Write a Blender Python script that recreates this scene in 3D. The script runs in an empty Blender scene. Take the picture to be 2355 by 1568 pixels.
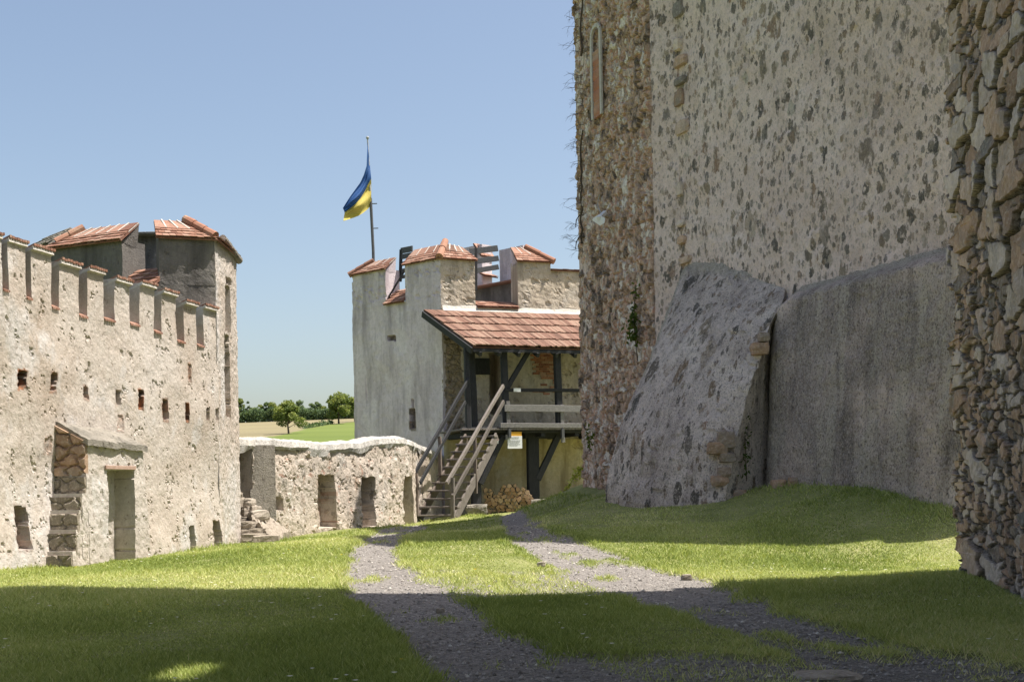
import bpy, math, random
import numpy as np
from mathutils import Vector, Matrix

rng = np.random.default_rng(11)
random.seed(11)
C = bpy.context.scene.collection

# ------------------------------------------------------------------ camera model
F, CX, HY, ROLL, EYE = 2800.0, 1177.0, 1110.0, 0.02, 1.05
cr, sr = math.cos(ROLL), math.sin(ROLL)

def ray(u, v):
    ix, iz = (u - CX) / F, (HY - v) / F
    return ix * cr + iz * sr, -ix * sr + iz * cr

def at(u, v, d):
    a, b = ray(u, v)
    return np.array([a * d, d, EYE + b * d])

class Pl:
    """a vertical wall plane through two plan points; s runs along it, z up, off along its outward normal"""
    def __init__(self, p, q):
        self.p = np.array(p[:2], float)
        q = np.array(q[:2], float)
        self.len = float(np.linalg.norm(q - self.p))
        self.d = (q - self.p) / self.len
        self.n = np.array([self.d[1], -self.d[0]])
    def shift(self, off):
        o = Pl(self.p + self.n * off, self.p + self.n * off + self.d * self.len)
        return o
    def hit(self, u, v, off=0.0):
        a, b = ray(u, v)
        t = (off + self.p @ self.n) / (a * self.n[0] + self.n[1])
        w = np.array([a * t, t])
        return float((w - self.p) @ self.d), float(EYE + b * t)
    def pt(self, s, z, off=0.0):
        w = self.p + self.d * s + self.n * off
        return np.array([w[0], w[1], z])
    def P(self, u, v, off=0.0):
        s, z = self.hit(u, v, off)
        return self.pt(s, z, off)

# ------------------------------------------------------------------ noise
def _h(ix, iy, iz, seed):
    n = (ix.astype(np.int64) * 374761393 + iy.astype(np.int64) * 668265263 + iz.astype(np.int64) * 1440662683 + seed * 974711) & 0xFFFFFFFF
    n = ((n ^ (n >> 13)) * 1274126177) & 0xFFFFFFFF
    n = n ^ (n >> 16)
    n = (n * 2246822519) & 0xFFFFFFFF
    return ((n ^ (n >> 15)) & 0xFFFFFF) / float(0xFFFFFF)

def vn(P, seed=0):
    i = np.floor(P).astype(np.int64)
    f = P - i
    f = f * f * f * (f * (f * 6 - 15) + 10)
    r = 0
    for dx in (0, 1):
        for dy in (0, 1):
            for dz in (0, 1):
                w = (f[..., 0] if dx else 1 - f[..., 0]) * (f[..., 1] if dy else 1 - f[..., 1]) * (f[..., 2] if dz else 1 - f[..., 2])
                r = r + w * _h(i[..., 0] + dx, i[..., 1] + dy, i[..., 2] + dz, seed)
    return r * 2 - 1

def fbm(P, octv=4, seed=0, gain=0.5, lac=2.1):
    a, t, r = 1.0, 0.0, 0
    for k in range(octv):
        r = r + a * vn(P * lac ** k, seed + k * 17)
        t += a
        a *= gain
    return r / t

def p3(x, y, z=0.0):
    x, y, z = np.broadcast_arrays(np.asarray(x, float), np.asarray(y, float), np.asarray(z, float))
    return np.stack([x, y, z], -1)

def worley(S, Z, sx, sz, seed=0, warp=0.3, row=True):
    """cells of about sx by sz metres: returns edge distance (m), cell random, second random"""
    S = S + warp * sx * fbm(p3(S / sx * 1.3, Z / sz * 1.3, 3.3), 3, seed + 5)
    Z = Z + warp * sz * fbm(p3(S / sx * 1.3, Z / sz * 1.3, 9.1), 3, seed + 6)
    gz = Z / sz
    iz = np.floor(gz).astype(np.int64)
    f1 = np.full(S.shape, 1e9); f2 = np.full(S.shape, 1e9)
    r1 = np.zeros(S.shape); r2 = np.zeros(S.shape)
    zero = np.zeros_like(iz)
    for dz in (-1, 0, 1):
        jz = iz + dz
        sh = _h(jz, zero, zero, seed + 91) if row else 0.0
        gs = S / sx + sh
        i_s = np.floor(gs).astype(np.int64)
        for ds in (-1, 0, 1):
            js = i_s + ds
            a = _h(js, jz, zero, seed); b = _h(js, jz, zero + 1, seed)
            px = (js + 0.5 + (a - 0.5) * 0.8); pz = (jz + 0.5 + (b - 0.5) * 0.8)
            dd = np.sqrt(((gs - px) * sx) ** 2 + ((gz - pz) * sz * (sx / sz) ** 0.5) ** 2)
            near = dd < f1
            f2 = np.where(near, f1, np.minimum(f2, dd))
            r1 = np.where(near, _h(js, jz, zero + 2, seed), r1)
            r2 = np.where(near, _h(js, jz, zero + 3, seed), r2)
            f1 = np.where(near, dd, f1)
    return (f2 - f1) * 0.5, r1, r2

def sst(a, b, x):
    t = np.clip((x - a) / (b - a), 0, 1)
    return t * t * (3 - 2 * t)

# ------------------------------------------------------------------ objects
ROOT = {}
def tag(o, label=None, cat=None, group=None, kind=None):
    if label: o['label'] = label
    if cat: o['category'] = cat
    if group: o['group'] = group
    if kind: o['kind'] = kind
    return o

def thing(name, loc, label, cat, group=None):
    o = bpy.data.objects.new(name, None)
    o.location = tuple(float(x) for x in loc)
    o.empty_display_size = 0.3
    C.objects.link(o)
    ROOT[o.name] = np.array(o.location)
    return tag(o, label, cat, group)

class MB:
    def __init__(self):
        self.V = []; self.Fq = []; self.T = []; self.A = []; self.n = 0
    def add(self, V, faces, tint=0.5, att=0.0):
        V = np.asarray(V, float).reshape(-1, 3)
        self.V.append(V)
        for f in faces:
            f = np.asarray(f, np.int64)
            if f.ndim == 1: f = f[None, :]
            self.Fq.append(f + self.n)
        self.T.append(np.broadcast_to(np.asarray(tint, float).reshape(-1), (len(V),)))
        self.A.append(np.broadcast_to(np.asarray(att, float).reshape(-1), (len(V),)))
        self.n += len(V)
        return self
    def hexa(self, P8, tint=0.5):
        return self.add(P8, [np.array([[0, 3, 2, 1], [4, 5, 6, 7], [0, 1, 5, 4], [1, 2, 6, 5], [2, 3, 7, 6], [3, 0, 4, 7]])], tint)
    def box(self, lo, hi, tint=0.5):
        a, b = np.array(lo, float), np.array(hi, float)
        return self.hexa([(a[0], a[1], a[2]), (b[0], a[1], a[2]), (b[0], b[1], a[2]), (a[0], b[1], a[2]),
                          (a[0], a[1], b[2]), (b[0], a[1], b[2]), (b[0], b[1], b[2]), (a[0], b[1], b[2])], tint)
    def beam(self, p, q, w, h, side=None, tint=0.5, segs=1, wob=0.0):
        """bar from p to q; w across (side), h in the third direction"""
        p, q = np.array(p, float), np.array(q, float)
        d = q - p; d = d / np.linalg.norm(d)
        sd = np.array([0, 0, 1.0]) if side is None else np.array(side, float)
        sd = sd - d * (sd @ d)
        if np.linalg.norm(sd) < 1e-4: sd = np.array([1.0, 0, 0]) - d * d[0]
        sd /= np.linalg.norm(sd)
        up = np.cross(d, sd)
        V = []
        bw = min(w, h) * 0.12
        ring = [(-w / 2 + bw, -h / 2), (w / 2 - bw, -h / 2), (w / 2, -h / 2 + bw), (w / 2, h / 2 - bw), (w / 2 - bw, h / 2), (-w / 2 + bw, h / 2), (-w / 2, h / 2 - bw), (-w / 2, -h / 2 + bw)]
        for k in range(segs + 1):
            c = p + (q - p) * k / segs + (rng.normal(0, wob, 3) if wob and 0 < k < segs else 0)
            for a, b in ring: V.append(c + sd * a + up * b)
        fs = []
        for k in range(segs):
            for j in range(8):
                fs.append([k * 8 + j, k * 8 + (j + 1) % 8, k * 8 + 8 + (j + 1) % 8, k * 8 + 8 + j])
        self.add(V, [np.array(fs), np.arange(7, -1, -1), np.arange(8) + segs * 8], tint)
        return self
    def tube(self, pts, r, sides=6, tint=0.5, cap=True):
        pts = np.asarray(pts, float); n = len(pts)
        r = np.broadcast_to(np.asarray(r, float), (n,))
        tg = np.gradient(pts, axis=0); tg /= np.linalg.norm(tg, axis=1)[:, None] + 1e-9
        ref = np.array([0.31, 0.17, 0.93])
        V = np.zeros((n, sides, 3)); ang = np.arange(sides) * 2 * math.pi / sides
        for k in range(n):
            a = np.cross(tg[k], ref); a /= np.linalg.norm(a) + 1e-9
            b = np.cross(tg[k], a)
            V[k] = pts[k] + r[k] * (np.cos(ang)[:, None] * a + np.sin(ang)[:, None] * b)
        i = np.arange(n - 1)[:, None] * sides; j = np.arange(sides)[None, :]; j2 = (j + 1) % sides
        q = np.stack([i + j, i + j2, i + sides + j2, i + sides + j], -1).reshape(-1, 4)
        fs = [q]
        if cap: fs += [np.arange(sides - 1, -1, -1), np.arange(sides) + (n - 1) * sides]
        return self.add(V, fs, tint)
    def grid(self, P, tint=0.5, att=0.0, flip=False):
        P = np.asarray(P, float); n, m = P.shape[:2]
        i = np.arange(n - 1)[:, None] * m; j = np.arange(m - 1)[None, :]
        q = np.stack([i + j, i + j + 1, i + m + j + 1, i + m + j], -1).reshape(-1, 4)
        if flip: q = q[:, ::-1]
        t = np.asarray(tint); t = t.reshape(-1) if t.ndim else t
        a = np.asarray(att); a = a.reshape(-1) if a.ndim else a
        return self.add(P.reshape(-1, 3), [q], t, a)
    def rock(self, c, size, seed=0, rough=0.18, n=7, tint=0.5, boxy=0.5, rot=0.0):
        u = np.linspace(-1, 1, n)
        a, b = np.meshgrid(u, u, indexing='ij'); one = np.ones_like(a)
        for ax in range(3):
            for s in (-1, 1):
                q = [a, b]; q.insert(ax, one * s)
                Pq = np.stack(q, -1)
                L = np.linalg.norm(Pq, axis=-1, keepdims=True)
                Pq = Pq * (boxy + (1 - boxy) / L) / (boxy + (1 - boxy) * 0.8)
                Pq = Pq * (1 + rough * fbm(Pq * 1.3 + seed * 3.7, 3, seed)[..., None])
                Pq = Pq * np.array(size) / 2
                cc, ss = math.cos(rot), math.sin(rot)
                Pq = np.stack([Pq[..., 0] * cc - Pq[..., 1] * ss, Pq[..., 0] * ss + Pq[..., 1] * cc, Pq[..., 2]], -1)
                self.grid(Pq + np.array(c), tint, flip=(s > 0) == (ax == 1))
        return self
    def build(self, name, mat, parent=None, smooth=False):
        V = np.concatenate(self.V)
        if parent is not None:
            r = ROOT[parent.name]; V = V - r
        me = bpy.data.meshes.new(name)
        me.vertices.add(len(V)); me.vertices.foreach_set('co', V.astype(np.float32).ravel())
        loops = np.concatenate([f.ravel() for f in self.Fq])
        sizes = np.concatenate([np.full(len(f), f.shape[1]) for f in self.Fq])
        me.loops.add(len(loops)); me.loops.foreach_set('vertex_index', loops.astype(np.int32))
        me.polygons.add(len(sizes))
        me.polygons.foreach_set('loop_start', (np.cumsum(sizes) - sizes).astype(np.int32))
        me.polygons.foreach_set('loop_total', sizes.astype(np.int32))
        me.polygons.foreach_set('use_smooth', np.full(len(sizes), bool(smooth)))
        for nm, src in (('tint', self.T), ('mask', self.A)):
            at_ = me.attributes.new(nm, 'FLOAT', 'POINT')
            at_.data.foreach_set('value', np.concatenate(src).astype(np.float32))
        me.update(calc_edges=True)
        me.validate()
        me.materials.append(mat)
        o = bpy.data.objects.new(name, me)
        C.objects.link(o)
        if parent is not None:
            o.parent = parent
            ROOT[o.name] = ROOT[parent.name]
        else:
            ROOT[o.name] = np.zeros(3)
        return o

def panel(mb, pl, s0, s1, z0, z1, res, depth=None, thick=0.5, tint=None, att=None, jag=None):
    """a wall slab: front is a displaced grid (depth(S,Z) metres along the outward normal), with sides, top and back"""
    ns = max(2, int(round((s1 - s0) / res)) + 1)
    s = np.linspace(s0, s1, ns)
    lo = np.array([z0(x) if callable(z0) else z0 for x in s]); hi = np.array([z1(x) if callable(z1) else z1 for x in s])
    nz = max(2, int(round((hi.max() - lo.min()) / res)) + 1)
    t = np.linspace(0, 1, nz)
    S = np.repeat(s[:, None], nz, 1); Z = lo[:, None] + (hi - lo)[:, None] * t[None, :]
    D = depth(S, Z) if depth is not None else np.zeros_like(S)
    T = tint(S, Z) if tint is not None else 0.5
    A = att(S, Z) if att is not None else 0.0
    S2 = jag(S, Z) if jag is not None else S
    W = pl.p[None, None, :] + pl.d * S2[..., None] + pl.n * D[..., None]
    P = np.concatenate([W, Z[..., None]], -1)
    mb.grid(P, T, A, flip=True)
    # rim and back
    idx = [(i, 0) for i in range(ns)] + [(ns - 1, j) for j in range(1, nz)] + [(i, nz - 1) for i in range(ns - 2, -1, -1)] + [(0, j) for j in range(nz - 2, 0, -1)]
    ii = np.array([a for a, b in idx]); jj = np.array([b for a, b in idx])
    fr = P[ii, jj]
    bk = fr.copy(); bk[:, :2] = pl.p + pl.d * S2[ii, jj][:, None] - pl.n * thick
    n = len(idx); k = np.arange(n); k2 = (k + 1) % n
    T_ = np.asarray(T); A_ = np.asarray(A)
    tt = np.tile(T_[ii, jj] if T_.ndim else np.full(n, float(T_)), 2); aa = np.tile(A_[ii, jj] if A_.ndim else np.full(n, float(A_)), 2)
    mb.add(np.concatenate([fr, bk]), [np.stack([k2, k, k + n, k2 + n], -1), np.arange(n)[::-1] + n], tt, aa)
    return mb

def tiles(mb, e0, e1, r0, r1, rows, cols, th=0.022, jit=0.012, stag=True, lap=0.25):
    """plain tiles in courses: e0-e1 is the eave, r0-r1 the ridge"""
    e0, e1, r0, r1 = [np.array(x, float) for x in (e0, e1, r0, r1)]
    nrm = np.cross(e1 - e0, r0 - e0); nrm /= np.linalg.norm(nrm)
    def B(a, b): return (e0 * (1 - a) + e1 * a) * (1 - b) + (r0 * (1 - a) + r1 * a) * b
    ch = np.linalg.norm((r0 + r1 - e0 - e1) / 2) / rows
    for r in range(rows):
        sh = 0.5 / cols if (stag and r % 2) else 0.0
        for c in range(-1, cols + 1):
            a0, a1 = c / cols + sh, (c + 1) / cols + sh
            a0 = max(a0, 0.0); a1 = min(a1, 1.0)
            if a1 - a0 < 0.2 / cols: continue
            g = 0.03 / cols
            b0 = r / rows + random.uniform(-1, 1) * jit / ch / rows
            b1 = min((r + 1 + lap) / rows, 1.0)
            lo_ = nrm * (th * 1.15 + random.uniform(-.25, .35) * th); hi_ = nrm * th * 0.1
            P = [B(a0 + g, b0) + lo_, B(a1 - g, b0) + lo_, B(a1 - g, b1) + hi_, B(a0 + g, b1) + hi_]
            mb.hexa(P + [p + nrm * th for p in P], random.random())
    # bedding under the tiles
    P = [e0 - nrm * .03, e1 - nrm * .03, r1 - nrm * .03, r0 - nrm * .03]
    mb.hexa(P + [p + nrm * .03 for p in P], 0.1)
    return mb

def ridge(mb, pts, r=0.1, seglen=0.36):
    p, q = np.array(pts[0], float), np.array(pts[-1], float)
    L = np.linalg.norm(q - p); n = max(1, int(round(L / seglen)))
    for k in range(n):
        a = p + (q - p) * (k / n - (0.06 if k else 0)); b = p + (q - p) * ((k + 1) / n)
        mb.tube([a, (a + b) / 2, b], [r * .9, r, r * 1.08], 10, random.random())
    return mb

# ------------------------------------------------------------------ materials
class NT:
    def __init__(self, name, rough=0.9):
        self.m = bpy.data.materials.new(name); self.m.use_nodes = True
        self.t = self.m.node_tree; self.b = self.t.nodes['Principled BSDF']
        self.b.inputs['Roughness'].default_value = rough
        self.b.inputs['Specular IOR Level'].default_value = 0.25
        self.co = self.node('ShaderNodeTexCoord').outputs['Object']
    def node(self, k, **kw):
        n = self.t.nodes.new(k)
        for a, v in kw.items(): setattr(n, a, v)
        return n
    def link(self, a, b): self.t.links.new(a, b)
    def put(self, sock, v):
        if hasattr(v, 'is_output'): self.link(v, sock)
        elif isinstance(v, (tuple, list)) and len(v) == 3 and sock.type == 'RGBA': sock.default_value = (*v, 1)
        else: sock.default_value = v
    def attr(self, name): return self.node('ShaderNodeAttribute', attribute_name=name).outputs['Fac']
    def map(self, scale=(1, 1, 1), rot=(0, 0, 0), loc=(0, 0, 0), vec=None):
        n = self.node('ShaderNodeMapping'); self.put(n.inputs[0], vec or self.co)
        n.inputs['Scale'].default_value = scale; n.inputs['Rotation'].default_value = rot; n.inputs['Location'].default_value = loc
        return n.outputs[0]
    def noise(self, scale, detail=4, rough=0.55, vec=None, dist=0.0, color=False):
        n = self.node('ShaderNodeTexNoise'); self.put(n.inputs['Vector'], vec or self.co)
        n.inputs['Scale'].default_value = scale; n.inputs['Detail'].default_value = detail
        n.inputs['Roughness'].default_value = rough; n.inputs['Distortion'].default_value = dist
        return n.outputs['Color' if color else 'Fac']
    def vor(self, scale, vec=None, feat='F1', out='Distance', rnd=1.0):
        n = self.node('ShaderNodeTexVoronoi', feature=feat); self.put(n.inputs['Vector'], vec or self.co)
        n.inputs['Scale'].default_value = scale; n.inputs['Randomness'].default_value = rnd
        return n.outputs[out]
    def warp(self, amt, scale, vec=None):
        """coordinates shifted by noise, for ragged outlines"""
        n = self.noise(scale, 3, 0.6, vec, color=True)
        s = self.node('ShaderNodeVectorMath', operation='SUBTRACT'); self.link(n, s.inputs[0]); s.inputs[1].default_value = (.5, .5, .5)
        m = self.node('ShaderNodeVectorMath', operation='SCALE'); self.link(s.outputs[0], m.inputs[0]); m.inputs['Scale'].default_value = amt
        a = self.node('ShaderNodeVectorMath', operation='ADD'); self.put(a.inputs[0], vec or self.co); self.link(m.outputs[0], a.inputs[1])
        return a.outputs[0]
    def ramp(self, fac, stops, interp='LINEAR'):
        n = self.node('ShaderNodeValToRGB'); self.put(n.inputs[0], fac)
        e = n.color_ramp; e.interpolation = interp
        while len(e.elements) < len(stops): e.elements.new(0.5)
        for el, (p, c) in zip(e.elements, stops):
            el.position = p
            el.color = (*c, 1) if isinstance(c, (tuple, list)) else (c, c, c, 1)
        return n.outputs[0]
    def mix(self, f, a, b, mode='MIX'):
        n = self.node('ShaderNodeMix', data_type='RGBA', blend_type=mode)
        self.put(n.inputs[0], f); self.put(n.inputs[6], a); self.put(n.inputs[7], b)
        return n.outputs[2]
    def math(self, op, a, b=0.0, clamp=False):
        n = self.node('ShaderNodeMath', operation=op, use_clamp=clamp); self.put(n.inputs[0], a); self.put(n.inputs[1], b)
        return n.outputs[0]
    def sep(self, vec, ax):
        n = self.node('ShaderNodeSeparateColor' if False else 'ShaderNodeSeparateXYZ'); self.put(n.inputs[0], vec); return n.outputs[ax]
    def bump(self, h, strength=0.5, dist=0.02, prev=None):
        n = self.node('ShaderNodeBump'); self.put(n.inputs['Height'], h)
        n.inputs['Strength'].default_value = strength; n.inputs['Distance'].default_value = dist
        if prev is not None: self.link(prev, n.inputs['Normal'])
        return n.outputs[0]
    def done(self, col, nrm=None):
        self.put(self.b.inputs['Base Color'], col)
        if nrm is not None: self.link(nrm, self.b.inputs['Normal'])
        return self.m

def m_plaster(name, cols, zs=.8, pit=(0.16, 0.12, 0.09), pits=0.5, patch=(0.62, 0.59, 0.55), streak=None, stones=None, bump=0.8, expo=None, grain=0.0):
    n = NT(name, 0.95)
    big = n.noise(0.55, 5, 0.6)
    col = n.ramp(big, [(0.3, cols[0]), (0.5, cols[1]), (0.7, cols[2])])
    if patch: col = n.mix(n.ramp(n.noise(1.1, 6, 0.62, n.map((1, 1, .7), loc=(4, 2, 7))), [(0.54, 0), (0.62, .75)]), col, patch)
    med = n.noise(9, 5, 0.65)
    col = n.mix(n.ramp(med, [(0.35, .35), (0.6, 0)]), col, tuple(c * 0.62 for c in cols[0]))
    col = n.mix(n.ramp(n.noise(38, 3, 0.6), [(0.5, 0), (0.7, .35)]), col, tuple(min(.8, c * 1.3) for c in cols[2]))
    if streak:
        st = n.noise(1.0, 5, 0.62, n.map((2.2, 2.2, .32)))
        col = n.mix(n.ramp(st, [(0.48, 0), (0.68, .85)]), col, streak)
    hs = None
    if stones:
        for sc, thr, wv in stones:
            v = n.warp(0.85 / sc, sc * 1.9, n.map((1, 1, zs)))
            rnd = n.sep(n.vor(sc, v, out='Color'), 0)
            dist = n.vor(sc, v)
            ero = n.math('MULTIPLY', n.ramp(n.noise(sc * 3.1, 4, .65, n.map((1, 1, .6), loc=(sc, 1, 2))), [(.36, 0), (.47, 1)]), n.ramp(n.noise(.55, 4, .6, n.map(loc=(9, sc, 1))), [(.34, .3), (.48, 1)]))
            pick = n.math('MULTIPLY', ero, n.math('MULTIPLY', n.math('LESS_THAN', rnd, thr), n.ramp(dist, [(0.36, 1), (0.42, 0)])))
            hue = n.ramp(n.sep(n.vor(sc, v, out='Color'), 1), [(0, (.07, .066, .062)), (.22, (.16, .14, .12)), (.4, (.33, .23, .15)), (.5, (.10, .098, .095)), (.62, (.42, .33, .24)), (.74, (.25, .225, .205)), (.86, (.38, .24, .16)), (1, (.62, .56, .48))])
            hue = n.mix(n.math('MULTIPLY', n.noise(22, 3), .35), hue, (.2, .18, .16))
            col = n.mix(n.math('MULTIPLY', pick, wv), col, hue)
            hs = pick if hs is None else n.math('MAXIMUM', hs, pick)
    # pits
    pv = n.warp(0.05, 14, n.map((1, 1, .62)))
    pt = n.noise(11, 6, 0.72, pv)
    pm = n.ramp(pt, [(0.60, 0), (0.66, 1)])
    col = n.mix(n.math('MULTIPLY', pm, pits), col, pit)
    fp = n.ramp(n.noise(27, 5, 0.72, n.warp(.03, 20, n.map((1, 1, .5), loc=(3, 8, 1)))), [(0.6, 0), (0.7, .45)])
    col = n.mix(n.math('MULTIPLY', fp, pits), col, tuple(c * 1.6 for c in pit))
    if expo: col = expo(n, col)
    if grain:
        gn = n.noise(34, 5, .75, n.map((1, 1, .7), loc=(2, 2, 9)))
        col = n.mix(n.ramp(gn, [(.36, grain), (.48, 0)]), col, (.07, .062, .056)); col = n.mix(n.ramp(gn, [(.54, 0), (.66, grain * .8)]), col, (.72, .66, .59))
    h = n.math('ADD', n.math('MULTIPLY', n.noise(30, 6, 0.72), 0.9), n.math('MULTIPLY', n.noise(5, 4, .6), 0.5))
    h = n.math('SUBTRACT', h, n.math('MULTIPLY', pm, 0.55))
    if hs is not None: h = n.math('ADD', h, n.math('MULTIPLY', hs, 0.25))
    if grain: h = n.math('ADD', h, n.math('MULTIPLY', gn, 1.2))
    return n.done(col, n.bump(h, bump, 0.045))

def m_simple(name, c1, c2, scale=12, rough=0.85, bump=0.3, spec=0.25, stretch=(1, 1, 1), metal=0.0):
    n = NT(name, rough)
    n.b.inputs['Specular IOR Level'].default_value = spec; n.b.inputs['Metallic'].default_value = metal
    f = n.noise(scale, 5, 0.6, n.map(stretch))
    f2 = n.attr('tint')
    col = n.mix(n.ramp(f, [(0.3, 0), (0.7, 1)]), c1, c2)
    col = n.mix(1.0, col, n.ramp(f2, [(0, .72), (.5, 1.0), (1, 1.25)]), 'MULTIPLY')
    return n.done(col, n.bump(f, bump, 0.01))

def m_tint(name, stops, nscale=14, namt=0.35, rough=0.9, bump=0.6, dist=0.02, lichen=None, dark=(.1, .085, .07), extra=None):
    n = NT(name, rough)
    col = n.ramp(n.attr('tint'), stops)
    f = n.noise(nscale, 6, 0.65)
    col = n.mix(n.ramp(f, [(0.35, namt), (0.62, 0)]), col, dark)
    col = n.mix(n.ramp(n.noise(nscale * 4, 3, .6), [(.5, 0), (.75, namt * .8)]), col, tuple(min(.8, c * 1.5) for c in stops[-1][1]))
    if lichen: col = n.mix(n.ramp(n.noise(3.2, 6, .7), [(.52, 0), (.66, .55)]), col, lichen)
    if extra: col = extra(n, col)
    h = n.math('ADD', n.noise(nscale * 1.5, 6, .7), n.math('MULTIPLY', n.noise(nscale * .4, 3), .8))
    return n.done(col, n.bump(h, bump, dist))

M = {}
# sun-bleached curtain wall: beige plaster, brick shows in its loopholes
def ex_brick(n, col):
    bv = n.map((9, 9, 14))
    return n.mix(n.attr('mask'), col, n.ramp(n.noise(7, 4, .7), [(.35, (.07, .055, .045)), (.5, (.2, .11, .07)), (.6, (.36, .15, .08)), (.72, (.34, .3, .25))]))
M['curtain'] = m_plaster('curtain_plaster', [(.38, .312, .26), (.485, .435, .395), (.52, .487, .465)], patch=(.54, .525, .525), pits=.6, expo=ex_brick, bump=.38)
M['tower'] = m_plaster('tower_plaster', [(.54, .46, .49), (.68, .59, .63), (.71, .63, .675)], patch=(.75, .675, .71), streak=(.30, .258, .282), pits=.35, bump=.5,
                       expo=lambda n, c: n.mix(n.attr('mask'), c, n.ramp(n.noise(9, 5, .7), [(.34, (.05, .04, .03)), (.48, (.2, .15, .1)), (.58, (.3, .24, .17)), (.68, (.34, .15, .09))])))
M['towerwarm'] = m_plaster('beige_tower_plaster', [(.44, .37, .295), (.55, .475, .39), (.57, .505, .43)], patch=(.60, .55, .49), streak=(.30, .255, .205), pits=.6, bump=.8,
                       expo=lambda n, c: n.mix(n.attr('mask'), c, n.ramp(n.noise(9, 5, .7), [(.34, (.07, .055, .04)), (.48, (.25, .19, .125)), (.58, (.36, .28, .2)), (.68, (.36, .16, .1))])))
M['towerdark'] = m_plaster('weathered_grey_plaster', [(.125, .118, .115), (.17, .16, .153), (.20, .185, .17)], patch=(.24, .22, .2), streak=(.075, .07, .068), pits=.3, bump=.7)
M['yellow'] = m_plaster('ochre_plaster', [(.47, .38, .21), (.58, .49, .31), (.6, .53, .39)], patch=(.58, .53, .42), streak=(.27, .21, .11), pits=.4, bump=.6)
M['low'] = m_plaster('rubble_plaster', [(.40, .335, .28), (.50, .43, .37), (.53, .475, .43)], patch=(.55, .52, .49), stones=[(3.2, .34, .6), (7, .3, .5)], pits=.5, bump=.6,
                     expo=lambda n, c: n.mix(n.attr('mask'), c, (.32, .13, .08)))
M['keep'] = m_plaster('keep_mortar', [(.72, .56, .49), (.85, .685, .62), (.87, .735, .685)], .68, patch=(.70, .555, .485), stones=[(2.1, .10, .9), (3.3, .27, 1.0), (5.2, .42, .97), (8, .46, .85), (13, .45, .6)], pits=.4, bump=.7, grain=.38)
ex_top = lambda n, c: n.mix(n.ramp(n.math('ADD', n.attr('mask'), n.math('MULTIPLY', n.math('SUBTRACT', n.noise(5, 5, .7), .5), .9)), [(.4, 0), (.62, .9)]), c, n.ramp(n.noise(3, 5, .6), [(.3, (.40, .35, .285)), (.7, (.55, .50, .42))]))
M['plinth'] = m_plaster('dark_roughcast', [(.58, .45, .40), (.80, .64, .575), (.86, .715, .645)], patch=(.88, .73, .64), streak=(.27, .212, .19), pits=.6, bump=.95, grain=.85, expo=lambda n, c: ex_top(n, n.mix(n.ramp(n.noise(1.0, 6, .68, n.map((2.6, 2.6, .38), loc=(5, 2, 8))), [(.5, 0), (.64, .75)]), n.mix(n.ramp(n.noise(.5, 4, .6, n.map(loc=(1, 7, 3))), [(.42, .6), (.58, 0)]), c, (.16, .145, .135)), (.58, .51, .435))))
M['buttress'] = m_plaster('grey_roughcast', [(.56, .475, .43), (.76, .65, .595), (.85, .745, .685)], .4, patch=(.86, .75, .68), streak=(.34, .28, .262), stones=[(2.2, .22, 1.0), (4.2, .30, 1.0), (9, .40, .9)], pits=.7, bump=.95, grain=.8, expo=ex_top)
M['brown'] = m_tint('brown_rubble', [(0, (.08, .058, .045)), (.25, (.33, .225, .165)), (.45, (.51, .36, .265)), (.56, (.52, .275, .19)), (.68, (.68, .56, .46)), (.8, (.36, .27, .22)), (1, (.76, .69, .63))], nscale=13, namt=.4, bump=.6)
M['rubble'] = m_tint('rubble_stone', [(0, (.22, .195, .175)), (.2, (.36, .235, .16)), (.45, (.53, .35, .245)), (.62, (.59, .42, .305)), (.8, (.54, .45, .39)), (1, (.68, .565, .48))], nscale=6, namt=.32, bump=.6, dist=.025,
                     lichen=(.25, .235, .22),
                     extra=lambda n, c: n.mix(n.attr('mask'), c, n.ramp(n.noise(30, 4, .7), [(.38, (.045, .038, .032)), (.55, (.24, .205, .175)), (.7, (.40, .355, .32))])))
M['ruin'] = m_tint('ruin_stone', [(0, (.22, .19, .15)), (.5, (.36, .31, .26)), (1, (.46, .42, .37))], nscale=9, namt=.45, bump=.8)
M['slab'] = m_plaster('mossy_render', [(.24, .22, .19), (.32, .295, .26), (.36, .33, .29)], patch=(.30, .28, .25), streak=(.16, .15, .13), pits=.6, bump=1.0)
M['white'] = m_plaster('limewash', [(.40, .38, .355), (.50, .485, .46), (.55, .535, .515)], patch=(.5, .47, .43), pits=.4, bump=.9)
M['mortar'] = m_plaster('pale_mortar', [(.50, .46, .42), (.58, .55, .51), (.6, .57, .53)], patch=None, pits=.3, bump=.6)
M['tile'] = m_tint('clay_tile', [(0, (.15, .07, .05)), (.3, (.235, .115, .08)), (.7, (.30, .16, .115)), (1, (.37, .24, .19))], nscale=9, namt=.3, bump=.4, lichen=(.33, .22, .17), dark=(.16, .08, .06))
M['tilebright'] = m_tint('new_clay_tile', [(0, (.10, .058, .044)), (.5, (.175, .098, .074)), (1, (.25, .17, .13))], nscale=7, namt=.22, bump=.35, dark=(.28, .13, .09))
M['ridge'] = m_tint('ridge_tile_clay', [(0, (.30, .135, .09)), (1, (.39, .21, .15))], nscale=8, namt=.25, bump=.3, lichen=(.38, .3, .22))
M['palebrick'] = m_simple('weathered_brick', (.33, .22, .175), (.42, .31, .26), 14, .9, .5)
M['brick'] = m_tint('red_brick', [(0, (.24, .09, .06)), (.5, (.42, .17, .1)), (1, (.46, .3, .22))], nscale=10, namt=.3, bump=.4)
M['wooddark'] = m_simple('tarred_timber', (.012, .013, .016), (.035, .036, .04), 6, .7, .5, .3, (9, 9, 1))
M['woodgrey'] = m_simple('weathered_timber', (.095, .083, .075), (.22, .195, .18), 6, .85, .6, .2, (8, 8, 1.2))
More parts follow.
